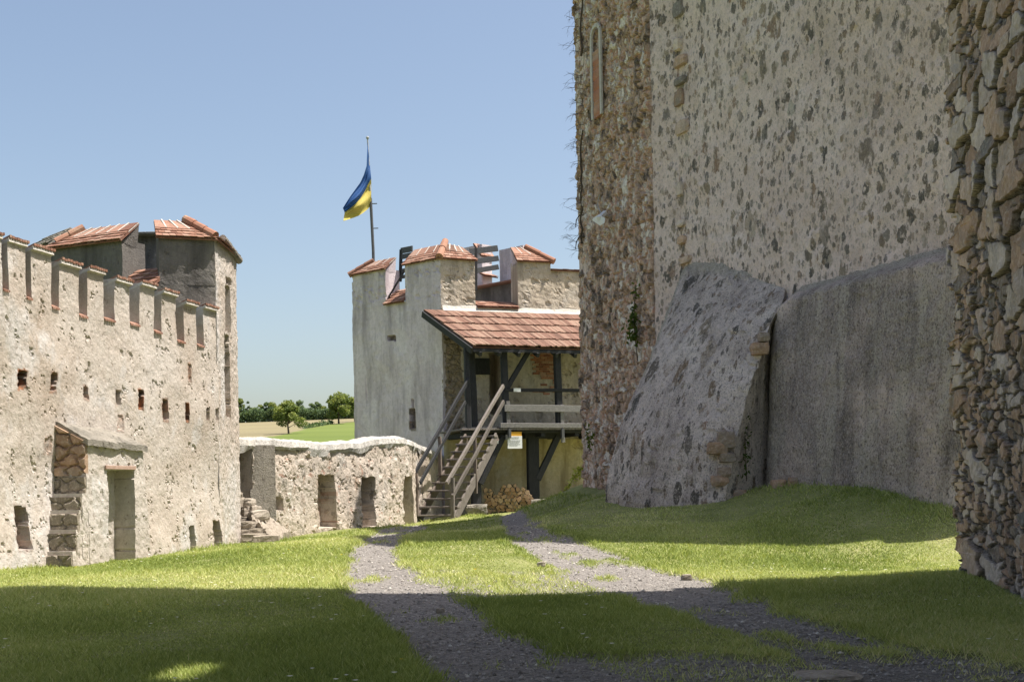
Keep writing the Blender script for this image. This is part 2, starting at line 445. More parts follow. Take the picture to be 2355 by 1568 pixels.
M['woodrail'] = m_simple('grey_board', (.12, .117, .115), (.24, .232, .228), 5, .85, .5, .2, (1.2, 8, 9))
M['woodbrown'] = m_simple('brown_stained_timber', (.10, .08, .07), (.2, .165, .145), 5, .8, .5, .25, (8, 8, 1.2))
M['void'] = m_simple('dark_interior', (.012, .011, .01), (.03, .026, .022), 3, .95, .2, .05)
M['log'] = m_tint('split_wood', [(0, (.05, .035, .027)), (.45, (.13, .085, .055)), (.6, (.36, .21, .115)), (1, (.55, .40, .26))], nscale=16, namt=.3, bump=.5)
M['bark'] = m_simple('bark', (.06, .045, .035), (.15, .12, .095), 14, .9, .8, .1, (6, 6, 1))
M['metal'] = m_simple('grey_metal', (.28, .29, .30), (.36, .37, .38), 8, .5, .1, .5)
M['steeldark'] = m_simple('dark_steel', (.06, .062, .066), (.1, .1, .105), 8, .5, .1, .5)
M['lampwhite'] = m_simple('white_enamel', (.62, .62, .63), (.70, .70, .71), 4, .5, .05, .4)
M['paper'] = m_simple('white_board', (.70, .72, .74), (.76, .78, .80), 3, .6, .05, .3)
M['orange'] = m_simple('amber_board', (.55, .28, .03), (.6, .32, .04), 5, .6, .1, .3)
M['ink'] = m_simple('grey_print', (.22, .23, .24), (.28, .29, .3), 5, .7, .05, .2)
M['blueink'] = m_simple('blue_print', (.08, .12, .35), (.1, .15, .4), 5, .7, .05, .2)
M['redink'] = m_simple('red_print', (.5, .05, .05), (.55, .08, .08), 5, .7, .05, .2)

def m_cloth(name, c):
    n = NT(name, .75)
    col = n.mix(n.noise(30, 2), c, tuple(x * .85 for x in c))
    tr = n.node('ShaderNodeBsdfTranslucent'); n.put(tr.inputs['Color'], c)
    mx = n.node('ShaderNodeMixShader'); mx.inputs[0].default_value = .35
    n.put(n.b.inputs['Base Color'], col)
    n.link(n.b.outputs[0], mx.inputs[1]); n.link(tr.outputs[0], mx.inputs[2])
    n.link(mx.outputs[0], n.t.nodes['Material Output'].inputs[0])
    return n.m
M['flagblue'] = m_cloth('blue_cloth', (.025, .09, .27)); M['flagyellow'] = m_cloth('yellow_cloth', (.56, .46, .12))

def m_leaf(name, stops, trans=.35):
    n = NT(name, .7); n.b.inputs['Specular IOR Level'].default_value = .15
    col = n.ramp(n.attr('tint'), stops)
    tr = n.node('ShaderNodeBsdfTranslucent'); n.put(tr.inputs['Color'], n.mix(1.0, col, (1.25, 1.2, .7), 'MULTIPLY'))
    mx = n.node('ShaderNodeMixShader'); mx.inputs[0].default_value = trans
    n.put(n.b.inputs['Base Color'], col)
    n.link(n.b.outputs[0], mx.inputs[1]); n.link(tr.outputs[0], mx.inputs[2])
    n.link(mx.outputs[0], n.t.nodes['Material Output'].inputs[0])
    return n.m
M['grass'] = m_leaf('grass_blade', [(0, (.16, .22, .055)), (.45, (.36, .42, .14)), (.8, (.56, .58, .27)), (1, (.72, .67, .44))], .3)
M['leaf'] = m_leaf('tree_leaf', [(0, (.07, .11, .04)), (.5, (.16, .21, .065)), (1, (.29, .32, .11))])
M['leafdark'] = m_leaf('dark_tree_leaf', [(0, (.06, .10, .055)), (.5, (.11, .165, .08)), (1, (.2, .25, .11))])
M['ivy'] = m_leaf('ivy_leaf', [(0, (.04, .07, .015)), (1, (.13, .17, .035))])
M['sprig'] = m_leaf('yellow_green_leaf', [(0, (.25, .30, .05)), (1, (.50, .50, .16))])
M['petal'] = m_leaf('petal', [(0, (.75, .75, .72)), (.8, (.78, .77, .7)), (.82, (.7, .5, .03)), (1, (.75, .55, .05))], .2)

def m_ground():
    n = NT('lawn_and_gravel', .95)
    g = n.attr('mask')
    lawn = n.ramp(n.noise(1.6, 6, .65), [(.3, (.16, .185, .06)), (.5, (.25, .275, .1)), (.72, (.36, .35, .17))])
    lawn = n.mix(n.ramp(n.noise(26, 4, .7), [(.45, 0), (.7, .6)]), lawn, (.09, .085, .03))
    v = n.vor(46, n.warp(.02, 30), out='Color')
    st = n.ramp(n.sep(v, 0), [(0, (.15, .138, .128)), (.4, (.27, .246, .228)), (.75, (.37, .34, .315)), (1, (.52, .485, .45))])
    st = n.mix(n.ramp(n.noise(2.2, 6, .65), [(.4, 0), (.65, .6)]), st, (.275, .25, .23))
    st = n.mix(n.ramp(n.noise(120, 2), [(.45, .6), (.62, 0)]), st, (.11, .105, .105))
    col = n.mix(g, lawn, st)
    d = n.vor(46, n.warp(.02, 30))
    h = n.math('ADD', n.math('MULTIPLY', n.math('SUBTRACT', 1.0, d), .8), n.noise(70, 4, .7))
    return n.done(col, n.bump(h, .9, .018))
M['ground'] = m_ground()
M['pebble'] = m_tint('gravel_pebble', [(0, (.13, .12, .112)), (.5, (.30, .275, .255)), (.9, (.45, .42, .395)), (1, (.62, .59, .55))], nscale=60, namt=.2, bump=.3)

def m_terrain():
    n = NT('fields', .95)
    g = n.attr('mask')
    str_ = n.noise(1.0, 4, .5, n.map((.004, .05, .05), rot=(0, 0, .2)))
    yel = n.ramp(str_, [(.35, (.175, .15, .085)), (.5, (.215, .185, .105)), (.65, (.195, .17, .09))])
    grn = n.ramp(n.noise(.05, 5, .6, n.map((.25, 1, 1))), [(.3, (.095, .13, .025)), (.7, (.13, .165, .035))])
    return n.done(n.mix(g, yel, grn))
M['terrain'] = m_terrain()

# ------------------------------------------------------------------ light, sky, camera
EL, AZ = math.radians(66), math.radians(-4)
sun_dir = Vector((math.cos(EL) * math.cos(AZ), math.cos(EL) * math.sin(AZ), math.sin(EL)))
L = bpy.data.lights.new('sun', 'SUN'); L.energy = 4.7; L.angle = math.radians(.53); L.color = (1.0, .965, .92)
lo = bpy.data.objects.new('sun', L); C.objects.link(lo)
lo.rotation_euler = (-sun_dir).to_track_quat('-Z', 'Y').to_euler(); lo.location = (20, -2, 45)
W = bpy.data.worlds.new('World'); bpy.context.scene.world = W; W.use_nodes = True
sk = W.node_tree.nodes.new('ShaderNodeTexSky'); sk.sky_type = 'NISHITA'; sk.sun_disc = False
sk.sun_elevation = EL; sk.sun_rotation = math.radians(94); sk.air_density = 1.0; sk.dust_density = 3.4; sk.ozone_density = 1.0; sk.altitude = 300
bg = W.node_tree.nodes['Background']; bg.inputs[1].default_value = .102
W.node_tree.links.new(sk.outputs[0], bg.inputs[0])
sc = bpy.context.scene
sc.view_settings.view_transform = 'Standard'; sc.view_settings.look = 'None'
sc.view_settings.exposure = .93; sc.view_settings.gamma = 1
sc.view_settings.use_white_balance = True; sc.view_settings.white_balance_temperature = 7000; sc.view_settings.white_balance_tint = 9
cam = bpy.data.cameras.new('camera'); cam.sensor_width = 36; cam.lens = 36 * F / 2354
cam.shift_y = (HY - 784) / 2354; cam.clip_end = 6000; cam.clip_start = .05
co = bpy.data.objects.new('camera', cam); C.objects.link(co)
co.matrix_world = Matrix.Translation((0, 0, EYE)) @ Matrix.Rotation(math.pi / 2, 4, 'X') @ Matrix.Rotation(-ROLL, 4, 'Z')
sc.camera = co
sc.cycles.max_bounces = 8; sc.cycles.diffuse_bounces = 5

# ------------------------------------------------------------------ ground
CP = [(-4, 3, 0), (0, 3, 0), (4, 3, 0), (-3.2, 6.4, 0.0), (0, 6.4, 0), (3, 6.4, .0), (-8, 7, .0), (8, 7, .1)]
for u, v, d in [(0, 1380, 11.2), (1200, 1385, 11), (1750, 1360, 11.2), (2220, 1318, 11.6), (2354, 1360, 10.3), (2225, 1250, 16.9), (1900, 1240, 17.8), (1310, 1230, 18.6),
                (850, 1243, 18.9), (640, 1250, 19.4), (0, 1315, 16.2), (270, 1290, 19.3), (540, 1250, 23), (950, 1206, 33.6), (1080, 1186, 34.4), (1110, 1180, 38.5), (1230, 1172, 38.3),
                (1342, 1112, 31.6), (1450, 1128, 27.0), (1390, 1143, 25.4), (1540, 1150, 23.6), (1660, 1148, 22.2), (1760, 1117, 23), (1820, 1107, 21.9), (2000, 1116, 19.8), (2220, 1134, 18.35), (2300, 1140, 17.7),
                (1225, 1188, 33), (1270, 1160, 32.5), (1320, 1122, 31.8), (1500, 1185, 21.5), (1700, 1178, 20.6), (2000, 1172, 18.8), (2210, 1185, 17.6), (650, 1238, 26.8), (780, 1216, 29.8), (1400, 1200, 21), (1250, 1212, 22)]:
    CP.append(tuple(at(u, v, d)))
CP += [(float(ray(u, 1150)[0] * d), d, z) for u, d, z in ((1150, 25, .13), (1160, 29, .1), (1170, 33, .06), (1170, 36, .06), (1000, 25, .1), (990, 30, .03), (1240, 28, .16))]
CP += [(-9, 12, .1), (-8, 17, .05), (-8, 24, -.05), (-6, 30, -.1), (-4, 38, -.1), (-3, 44, -.1), (2, 44, .1), (5, 40, .7), (8, 34, .95), (8, 28, .95), (9, 22, .9), (12, 16, .6), (12, 8, .3), (-12, 40, -.2), (-13, 25, -.05), (14, 44, .5), (9, 13, .35), (-11, 3, 0), (12, 3, .1)]
CP = np.array(CP, float)
def _U(r2): return np.where(r2 > 1e-12, r2 * np.log(r2 + 1e-12), 0) * .5
_n = len(CP); _K = _U(((CP[:, None, :2] - CP[None, :, :2]) ** 2).sum(-1)) + np.eye(_n) * .02
_Pm = np.c_[np.ones(_n), CP[:, :2]]
_A = np.zeros((_n + 3, _n + 3)); _A[:_n, :_n] = _K; _A[:_n, _n:] = _Pm; _A[_n:, :_n] = _Pm.T
_w = np.linalg.solve(_A, np.r_[CP[:, 2], 0, 0, 0])
def G(x, y):
    x = np.asarray(x, float); y = np.asarray(y, float); sh = np.broadcast(x, y).shape
    xx, yy = np.broadcast_arrays(x, y); q = np.stack([xx.ravel(), yy.ravel()], -1); out = np.empty(len(q))
    for i in range(0, len(q), 20000):
        p = q[i:i + 20000]
        out[i:i + 20000] = _U(((p[:, None] - CP[None, :, :2]) ** 2).sum(-1)) @ _w[:_n] + _w[_n] + p @ _w[_n + 1:]
    return out.reshape(sh)

def ground_hit(u, v):
    a, b = ray(u, v); d = np.linspace(4.2, 42, 1200)
    g = EYE + b * d - G(a * d, d)
    k = np.argmax(g < 0) if (g < 0).any() else len(d) - 1
    return a * d[k], d[k]

def poly(px): return np.array([ground_hit(u, min(v, 1640)) for u, v in px])
trackL = poly([(965, 1207), (905, 1211), (862, 1216), (828, 1243), (802, 1268), (795, 1330), (800, 1375), (822, 1400), (880, 1442), (950, 1500), (985, 1568), (1000, 1640),
               (1600, 1640), (1470, 1568), (1300, 1500), (1195, 1450), (1092, 1398), (1010, 1345), (940, 1300), (918, 1262), (928, 1240), (985, 1210)])
trackR = poly([(1135, 1184), (1150, 1205), (1160, 1232), (1200, 1262), (1280, 1310), (1340, 1345), (1420, 1368), (1500, 1395), (1620, 1440), (1800, 1500), (1950, 1545), (2000, 1620),
               (2500, 1620), (2400, 1540), (2354, 1532), (2200, 1500), (2000, 1462), (1850, 1425), (1760, 1385), (1690, 1360), (1570, 1318), (1440, 1278), (1330, 1245), (1270, 1220), (1235, 1197), (1215, 1182)])
bare1 = poly([(960, 1312), (1280, 1308), (1420, 1368), (1250, 1372), (1080, 1385), (1000, 1340)])
bare2 = poly([(1290, 1490), (1500, 1500), (1800, 1505), (1950, 1545), (2000, 1620), (1450, 1640), (1370, 1568)])
def inside(pg, x, y):
    r = np.zeros(x.shape, bool); n = len(pg)
    for i in range(n):
        x1, y1 = pg[i]; x2, y2 = pg[(i + 1) % n]
        c = ((y1 > y) != (y2 > y)) & (x < (x2 - x1) * (y - y1) / (y2 - y1 + 1e-12) + x1)
        r ^= c
    return r
def gravel(x, y):
    """1 on the wheel tracks, 0 on grass, ragged borders"""
    j = .2; q = p3(x * 2.2, y * 2.2, 0)
    xx = x + j * fbm(q, 4, 31, .65); yy = y + 1.7 * j * fbm(q, 4, 37, .65)
    g = (inside(trackL, xx, yy) | inside(trackR, xx, yy)).astype(float)
    pt = fbm(p3(x * 1.7, y * 1.2, 5), 5, 41, .62)
    b1 = inside(bare1, xx, yy) * sst(-.3, .15, pt + .02); b2 = inside(bare2, xx, yy) * sst(-.25, .12, pt + .03)
    t = g * (1 - .75 * sst(.34, .5, fbm(p3(x * 1.9, y * 1.1, 8), 5, 47, .62)))
    return np.clip(np.maximum(t, np.maximum(b1 * .72, b2 * .88)), 0, 1)

def ground_z(x, y, g=None):
    z = G(x, y) + .035 * fbm(p3(x * .9, y * .9, 2), 4, 3)
    if g is None: g = gravel(x, y)
    return z - .035 * g + .012 * g * fbm(p3(x * 7, y * 7, 1), 3, 9)

gx = np.arange(-13.0, 15.01, .07); gy = np.concatenate([np.arange(2.5, 16, .05), np.arange(16, 30, .08), np.arange(30, 46.01, .16)])
X, Y = np.meshgrid(gx, gy, indexing='ij')
GR = gravel(X, Y); Z = ground_z(X, Y, GR)
mb = MB(); mb.grid(np.stack([X, Y, Z], -1), .5, GR, flip=True)
tag(mb.build('ground', M['ground'], None, True), 'grassy castle yard with two gravel wheel tracks', 'ground', kind='structure')
_gz, _gg = Z, GR
def gz_at(x, y):
    """height of the ground mesh itself"""
    i = np.clip(np.searchsorted(gx, x) - 1, 0, len(gx) - 2); j = np.clip(np.searchsorted(gy, y) - 1, 0, len(gy) - 2)
    fx = (x - gx[i]) / (gx[i + 1] - gx[i]); fy = (y - gy[j]) / (gy[j + 1] - gy[j])
    return _gz[i, j] * (1 - fx) * (1 - fy) + _gz[i + 1, j] * fx * (1 - fy) + _gz[i, j + 1] * (1 - fx) * fy + _gz[i + 1, j + 1] * fx * fy

# the land around: castle hill, valley, opposite slope
def terr(x, y):
    r = np.sqrt(x ** 2 + (y - 22) ** 2)
    base = -.7 - 16 * sst(26, 130, r)
    az = x / np.maximum(y, 1)
    hz = EYE + 8.9 + (np.minimum(y, 505) - 250) * .0724 + 9 * (az + .19) * np.clip((y - 250) / 250, 0, 1.3) - sst(505, 900, y) * 30
    k = sst(150, 250, y)
    hz2 = np.where(y < 250, EYE + 8.9 + (y - 250) * .0724, hz)
    return base * (1 - k) + hz2 * k + .25 * fbm(p3(x * .01, y * .01, 0), 3, 77) * sst(60, 150, r)
def grade(a, n): t = np.linspace(-1, 1, n); return np.sign(t) * (np.abs(t) ** 2.2) * a
tx = np.unique(np.concatenate([grade(3200, 161), np.linspace(-140, -30, 60)])); ty = np.unique(np.concatenate([grade(3200, 121), np.linspace(180, 560, 110)]))
X, Y = np.meshgrid(tx, ty, indexing='ij'); Z = terr(X, Y)
bd = np.array([(u, d) for u, d in [(520, 262), (589, 287), (660, 322), (703, 369), (746, 414), (817, 447), (900, 470)]])
ba = np.array([ray(u, 1000)[0] for u in bd[:, 0]])
az = X / np.maximum(Y, 1); dB = np.interp(az, ba, bd[:, 1])
mb = MB(); mb.grid(np.stack([X, Y, Z], -1), .5, (Y < dB).astype(float), flip=True)
tag(mb.build('terrain', M['terrain'], None, True), 'hillside fields beyond the castle, straw-yellow above and green below', 'hill', kind='structure')

# ------------------------------------------------------------------ left: curtain wall with swallow-gap merlons
def Z1(x, y): return x * .3103, 439.4 + y * .3103
def Z2(x, y): return x * .3103, 863.1 + y * .3103
def Z3(x, y): return 517.9 + x * .2852, 823.9 + y * .2852
def Z4(x, y): return 769 + x * .2902, 298.2 + y * .2902
def Z5(x, y): return 925.9 + x * .3002, 753.3 + y * .3002

LW = Pl(at(0, 1315, 16.2), at(540, 1250, 22.9))
def hits(pl, pts, off=0.0): return np.array([pl.hit(u, v, off) for u, v in pts])
def rough(a=.02, sc=2.5, seed=1, a2=.012, sc2=14):
    def f(S, Z): return a * fbm(p3(S * sc, Z * sc, seed), 4, seed) + a2 * fbm(p3(S * sc2, Z * sc2, seed), 3, seed + 3)
    return f
def rect_mask(S, Z, s0, s1, z0, z1, jit=.02, seed=0):
    s = S + jit * fbm(p3(S * 7, Z * 7, seed), 3, 200 + seed); z = Z + jit * fbm(p3(S * 7, Z * 7, seed), 3, 300 + seed)
    return ((s > s0) & (s < s1) & (z > z0) & (z < z1))

sills = hits(LW, [Z1(x, y) for x, y in [(0, 722), (200, 788), (405, 858), (595, 922), (780, 948), (980, 978), (1152, 1030), (1318, 1110), (1467, 1140)]])
def lw_top(s): return float(np.interp(s, sills[:, 0], sills[:, 1]))
holes = []   # s0,s1,z0,z1,depth,brick
for (x0, y0, x1, y1, dep, br) in [(140, -25, 192, 75, .3, 1), (370, -10, 406, 108, .3, .6), (628, 82, 660, 162, .3, .4), (868, 120, 892, 206, .25, .2), (1024, 112, 1058, 240, .25, 1), (1208, 182, 1242, 325, .3, .7),
                                  (1368, 212, 1392, 328, .25, 1), (1524, 230, 1542, 328, .25, .1), (1594, 246, 1618, 332, .3, .1), (108, 968, 195, 1292, .28, .35), (1378, 1108, 1412, 1312, .25, .1), (1566, 1072, 1614, 1292, .28, .25), (1282, 1085 - 2105 / 1, 1283, 0, 0, 0),
                                  (1400, 345 - 420, 1420, 30, .06, .5), (880, 300, 915, 395, .025, .35), (330, 470, 380, 560, .025, .4)]:
    if dep == 0: continue
    a = LW.hit(*Z2(x0, y1)); b = LW.hit(*Z2(x1, y0)); holes.append((a[0], b[0], a[1], b[1], dep, br))
def lw_depth(S, Z):
    D = .05 * fbm(p3(S * .8, Z * .8, 0), 3, 1) + .007 * fbm(p3(S * 5, Z * 3, 0), 4, 2, .6) + .004 * fbm(p3(S * 22, Z * 22, 0), 2, 4)
    pit = fbm(p3(S * 9, Z * 5, 4), 4, 8, .65); D = D - .022 * sst(.38, .46, pit)
    D = D + .10 * sst(1.2, -.3, Z)                                    # slight batter at the foot
    for i, (a, b, c, d, dep, br) in enumerate(holes):
        D = D - dep * .75 * rect_mask(S, Z, a, b, c, d, .045, i)
    return D
def lw_att(S, Z):
    A = np.zeros_like(S)
    for i, (a, b, c, d, dep, br) in enumerate(holes):
        A = np.maximum(A, br * rect_mask(S, Z, a - .02, b + .02, c - .05, d + .03, .04, i))
    return A
s_end = LW.hit(497, 700)[0]
wall = thing('curtain_wall', (*LW.p, 0), 'sunlit beige crenellated curtain wall with small loopholes along the left of the yard', 'castle wall')
mb = MB(); panel(mb, LW, -2.6, s_end, -.5, lw_top, .022, lw_depth, .55, None, lw_att); mb.build('wall_body', M['curtain'], wall)
mer = [(-80, 2, 292), (50, 187, 335), (230, 382, 393), (440, 588, 498), (650, 768, 551), (850, 968, 628), (1040, 1148, 658), (1202, 1308, 718), (1368, 1458, 800), (1508, 1602, 832)]
for i, (x0, x1, yt) in enumerate(mer):
    a, zt = LW.hit(*Z1(x0, yt + 12)); b, _ = LW.hit(*Z1(x1, yt + 60)); b = min(b, s_end)
    zb = lw_top((a + b) / 2) - .02
    mb = MB(); panel(mb, LW, a, b, lambda s: lw_top(s) - .02, zt - .02, .022, lw_depth, .5)
    m_ = mb.build('merlon', M['curtain'], wall)
    # tile coping: small gable along the wall, every tile its own little slab
    mb = MB(); nt = 8; w = (b - a + .035) / nt
    for t in range(nt):
        s = a + w * t; dz = random.uniform(-.006, .006)
        for (o0, h0, o1, h1) in ((.05, .0, -.56, -.23),):
            P = [LW.pt(s + .004, zt + h0 + dz, o0), LW.pt(s + w - .004, zt + h0 + dz, o0), LW.pt(s + w - .004, zt + h1 + dz, o1), LW.pt(s + .004, zt + h1 + dz, o1)]
            mb.hexa(P + [p + np.array([0, 0, .035]) for p in P], random.random())
    mb.build('tile_coping', M['tile'], m_)
    mb = MB(); P = [LW.pt(a, zt - .03, .0), LW.pt(a, zt - .03, -.5), LW.pt(a, zt - .12, -.5), LW.pt(a, zt + .035, -.13)]
    mb.add([LW.pt(s, z, o) for s in (a - .004, b + .004) for (o, z) in ((.04, zt - .05), (-.5, zt - .24), (.03, zt + .0))], [np.array([[0, 1, 2], [5, 4, 3]]), np.array([[0, 3, 4, 1], [1, 4, 5, 2], [2, 5, 3, 0]])])
    mb.build('mortar_bed', M['mortar'], m_)
for i in range(len(mer) - 1):
    a = LW.hit(*Z1(mer[i][1], mer[i][2] + 60))[0]; b = LW.hit(*Z1(mer[i + 1][0], mer[i + 1][2] + 12))[0]
    z = lw_top((a + b) / 2); of = .022 + float(np.max(lw_depth(np.linspace(a, b, 5), np.full(5, z - .04)))); mb = MB(); nt = 5; w = (b - a - .01) / nt
    for t in range(nt):
        s = a + .005 + w * t
        P = [LW.pt(s + .003, z + .0 - .03, of), LW.pt(s + w - .003, z - .03, of), LW.pt(s + w - .003, z + .02, -.1), LW.pt(s + .003, z + .02, -.1)]
        mb.hexa(P + [p + np.array([0, 0, .03]) for p in P], random.random())
    mb.build('sill_tile', M['tile'], wall)

# masonry stair and lean-to built against the curtain wall
BO = .47
steps = [((300, 540), 1440, 1300), ((322, 568), 1300, 1140), ((340, 588), 1140, 995), ((380, 606), 995, 872), ((430, 640), 872, 725)]
st = thing('masonry_stair', (*LW.p, 0), 'steep masonry steps climbing to a slab-roofed stone lean-to with a walled-up doorway', 'stone stair')
so = [LW.hit(*Z2(x[1], y0), BO) for x, y0, y1 in steps] + [LW.hit(*Z2(650, 725), BO)]
zs = [so[i][1] for i in range(6)]
s_far = LW.hit(*Z2(1065, 690), BO)[0]; blk0 = so[5][0]
roofz = lambda s: np.interp(s, [blk0, s_far], [LW.hit(*Z2(650, 470), BO)[1], LW.hit(*Z2(1065, 525), BO)[1]])
d0 = LW.hit(*Z2(815, 1380), BO); d1 = LW.hit(*Z2(985, 700), BO); dl = LW.hit(*Z2(805, 690), BO)
def blk_depth(S, Z):
    D = rough(.02, 2.2, 60, .008, 14)(S, Z) - .025 * sst(.34, .42, fbm(p3(S * 7, Z * 5, 1), 4, 66, .6))
    # the walled-up doorway
    D = D - .33 * rect_mask(S, Z, d0[0] + .0, d1[0] + .02, -1, dl[1] - .02, .02, 61)
    D = D - .42 * sst(s_far, s_far + .55, S + (Z - 1.2) * .12)          # right end fades back to the wall
    return D
for i in range(5):
    s0 = so[i][0]; s1 = so[i + 1][0] if i < 4 else blk0
    mb = MB()
    top = zs[i + 1]
    pan = panel(mb, LW.shift(BO), s0, s1 + .02, -.4, top, .025, rough(.015, 4, 70 + i, .012, 16), BO - .01)
    mb.build('step', M['slab'] if False else M['curtain'], st)
    # rough stone riser (faces down the stair)
    RP = Pl(LW.pt(s0, 0, -.02), LW.pt(s0, 0, BO + .0))
    mb = MB()
    def rd(S, Z, k=i):
        e, r, _ = worley(S, Z, .24, .15, 500 + k, .35); return .03 * sst(0, .03, e) + .02 * r
    def rt(S, Z, k=i):
        e, r, r2 = worley(S, Z, .24, .15, 500 + k, .35); return .02 + .2 * r
    panel(mb, RP, 0, RP.len, zs[i] - .05 if i else -.3, top - .05, .015, rd, .02, rt); mb.build('stone_riser', M['ruin'], st)
mb = MB(); panel(mb, LW.shift(BO), blk0, s_far + .75, -.4, lambda s: float(roofz(min(s, s_far))) - .02, .02, blk_depth, BO - .02); mb.build('lean_to_wall', M['curtain'], st)
mb = MB(); mb.beam(LW.pt(d0[0] - .08, dl[1] + .02, BO + .005), LW.pt(d1[0] + .06, LW.hit(*Z2(985, 690), BO)[1] + .01, BO + .005), .055, .03, LW.d * 0 + np.array([0, 0, 1.0]) if False else (0, 0, 1)); mb.build('brick_lintel', M['palebrick'], st)
RP = Pl(LW.pt(blk0 - .015, 0, -.02), LW.pt(blk0 - .015, 0, BO))
zw = LW.hit(*Z2(447, 350))[1]
mb = MB()
def rd(S, Z):
    e, r, _ = worley(S, Z, .26, .16, 620, .35); return .05 * sst(0, .035, e) + .04 * r
panel(mb, RP, 0, RP.len, zs[5] - .03, lambda s: zw + (float(roofz(blk0)) - zw) * s / RP.len - .03, .012, rd, .03, lambda S, Z: .05 + .5 * worley(S, Z, .26, .16, 620, .35)[1])
mb.build('rubble_end', M['rubble'], st)
zwr = LW.hit(*Z2(1000, 492))[1]
P = [LW.pt(blk0 - .06, float(roofz(blk0)) - .03, BO + .05), LW.pt(s_far + .05, float(roofz(s_far)) - .03, BO + .05), LW.pt(s_far + .05, zwr + .12, -.03), LW.pt(blk0 - .06, zw, -.03)]
n = 26; uu, vv = np.meshgrid(np.linspace(0, 1, 40), np.linspace(0, 1, n), indexing='ij')
Q = (np.array(P[0]) * ((1 - uu) * (1 - vv))[..., None] + np.array(P[1]) * (uu * (1 - vv))[..., None] + np.array(P[2]) * (uu * vv)[..., None] + np.array(P[3]) * ((1 - uu) * vv)[..., None])
Q[..., 2] += .03 * fbm(p3(uu * 9, vv * 5, 3), 4, 88) + .03
mb = MB(); mb.grid(Q, .5, 0, flip=True); Q2 = Q.copy(); Q2[..., 2] -= .09; mb.grid(Q2)
for a in (0, -1): mb.grid(np.stack([Q[a], Q2[a]])); mb.grid(np.stack([Q[:, a], Q2[:, a]]))
mb.build('slab_roof', M['slab'], st)

# ------------------------------------------------------------------ left: corner tower behind the curtain wall
Qc = LW.P(497, 700)
LTm = at(360, 700, 22.0)
LT = Pl(at(100, 700, 23.1), LTm); LTa = Pl(LTm, Qc)
T2 = Pl(Qc, at(546, 800, 24.1))
ltw = thing('corner_tower', (*T2.p, 0), 'tall grey corner tower with tile-capped merlons rising behind the crenellated wall', 'tower')
zsill = LT.hit(330, 652)[1]
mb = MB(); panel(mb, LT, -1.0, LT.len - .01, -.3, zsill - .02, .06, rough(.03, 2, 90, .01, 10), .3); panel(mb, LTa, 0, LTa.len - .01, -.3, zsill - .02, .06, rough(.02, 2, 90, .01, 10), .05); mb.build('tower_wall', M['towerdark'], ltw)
t2z = T2.hit(541, 577)[1]
slot = [(T2.hit(519, v1)[0], T2.hit(531, v1)[0], T2.hit(525, v1)[1], T2.hit(525, v0)[1]) for v0, v1 in ((640, 655), (658, 762), (772, 957))]
def t2d(S, Z):
    D = rough(.02, 2.5, 92, .012, 15)(S, Z)
    for i, (a, b, c, d) in enumerate(slot): D = D - .45 * rect_mask(S, Z, a, b, c, d, .02, 93 + i)
    return D
ztm = LTa.hit(497, 547)[1]
mb = MB(); panel(mb, T2, 0, T2.len, -.5, lambda s: ztm - .01, .022, t2d, .6); mb.build('tower_wall', M['curtain'], ltw)
# rest of the tower: back walls
mb = MB(); b0 = LT.pt(-1.0, 0, -.3); b1 = b0 + np.array([.2, 3.2, 0]); e1 = T2.pt(T2.len, 0, -.3); e2 = e1 + np.array([-.3, 2.2, 0])
for p, q, zt in ((b0, b1, zsill), (b1, e2, zsill + .0), (e2, e1, ztm - .35)):
    pl_ = Pl(q, p) ; panel(mb, pl_, 0, pl_.len, -.6, zt, .25, rough(.03, 2, 95), .4)
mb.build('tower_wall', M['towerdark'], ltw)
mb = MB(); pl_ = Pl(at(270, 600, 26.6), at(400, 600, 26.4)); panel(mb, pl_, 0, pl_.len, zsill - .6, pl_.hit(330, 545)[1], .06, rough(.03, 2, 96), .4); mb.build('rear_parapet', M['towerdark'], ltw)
mb = MB(); a, b = pl_.hit(288, 545), pl_.hit(375, 543); mb.beam(pl_.pt(a[0], a[1] + .02, .03), pl_.pt(b[0], b[1] + .02, .03), .05, .5, (0, 0, 1)); mb.build('parapet_coping', M['slab'], ltw)

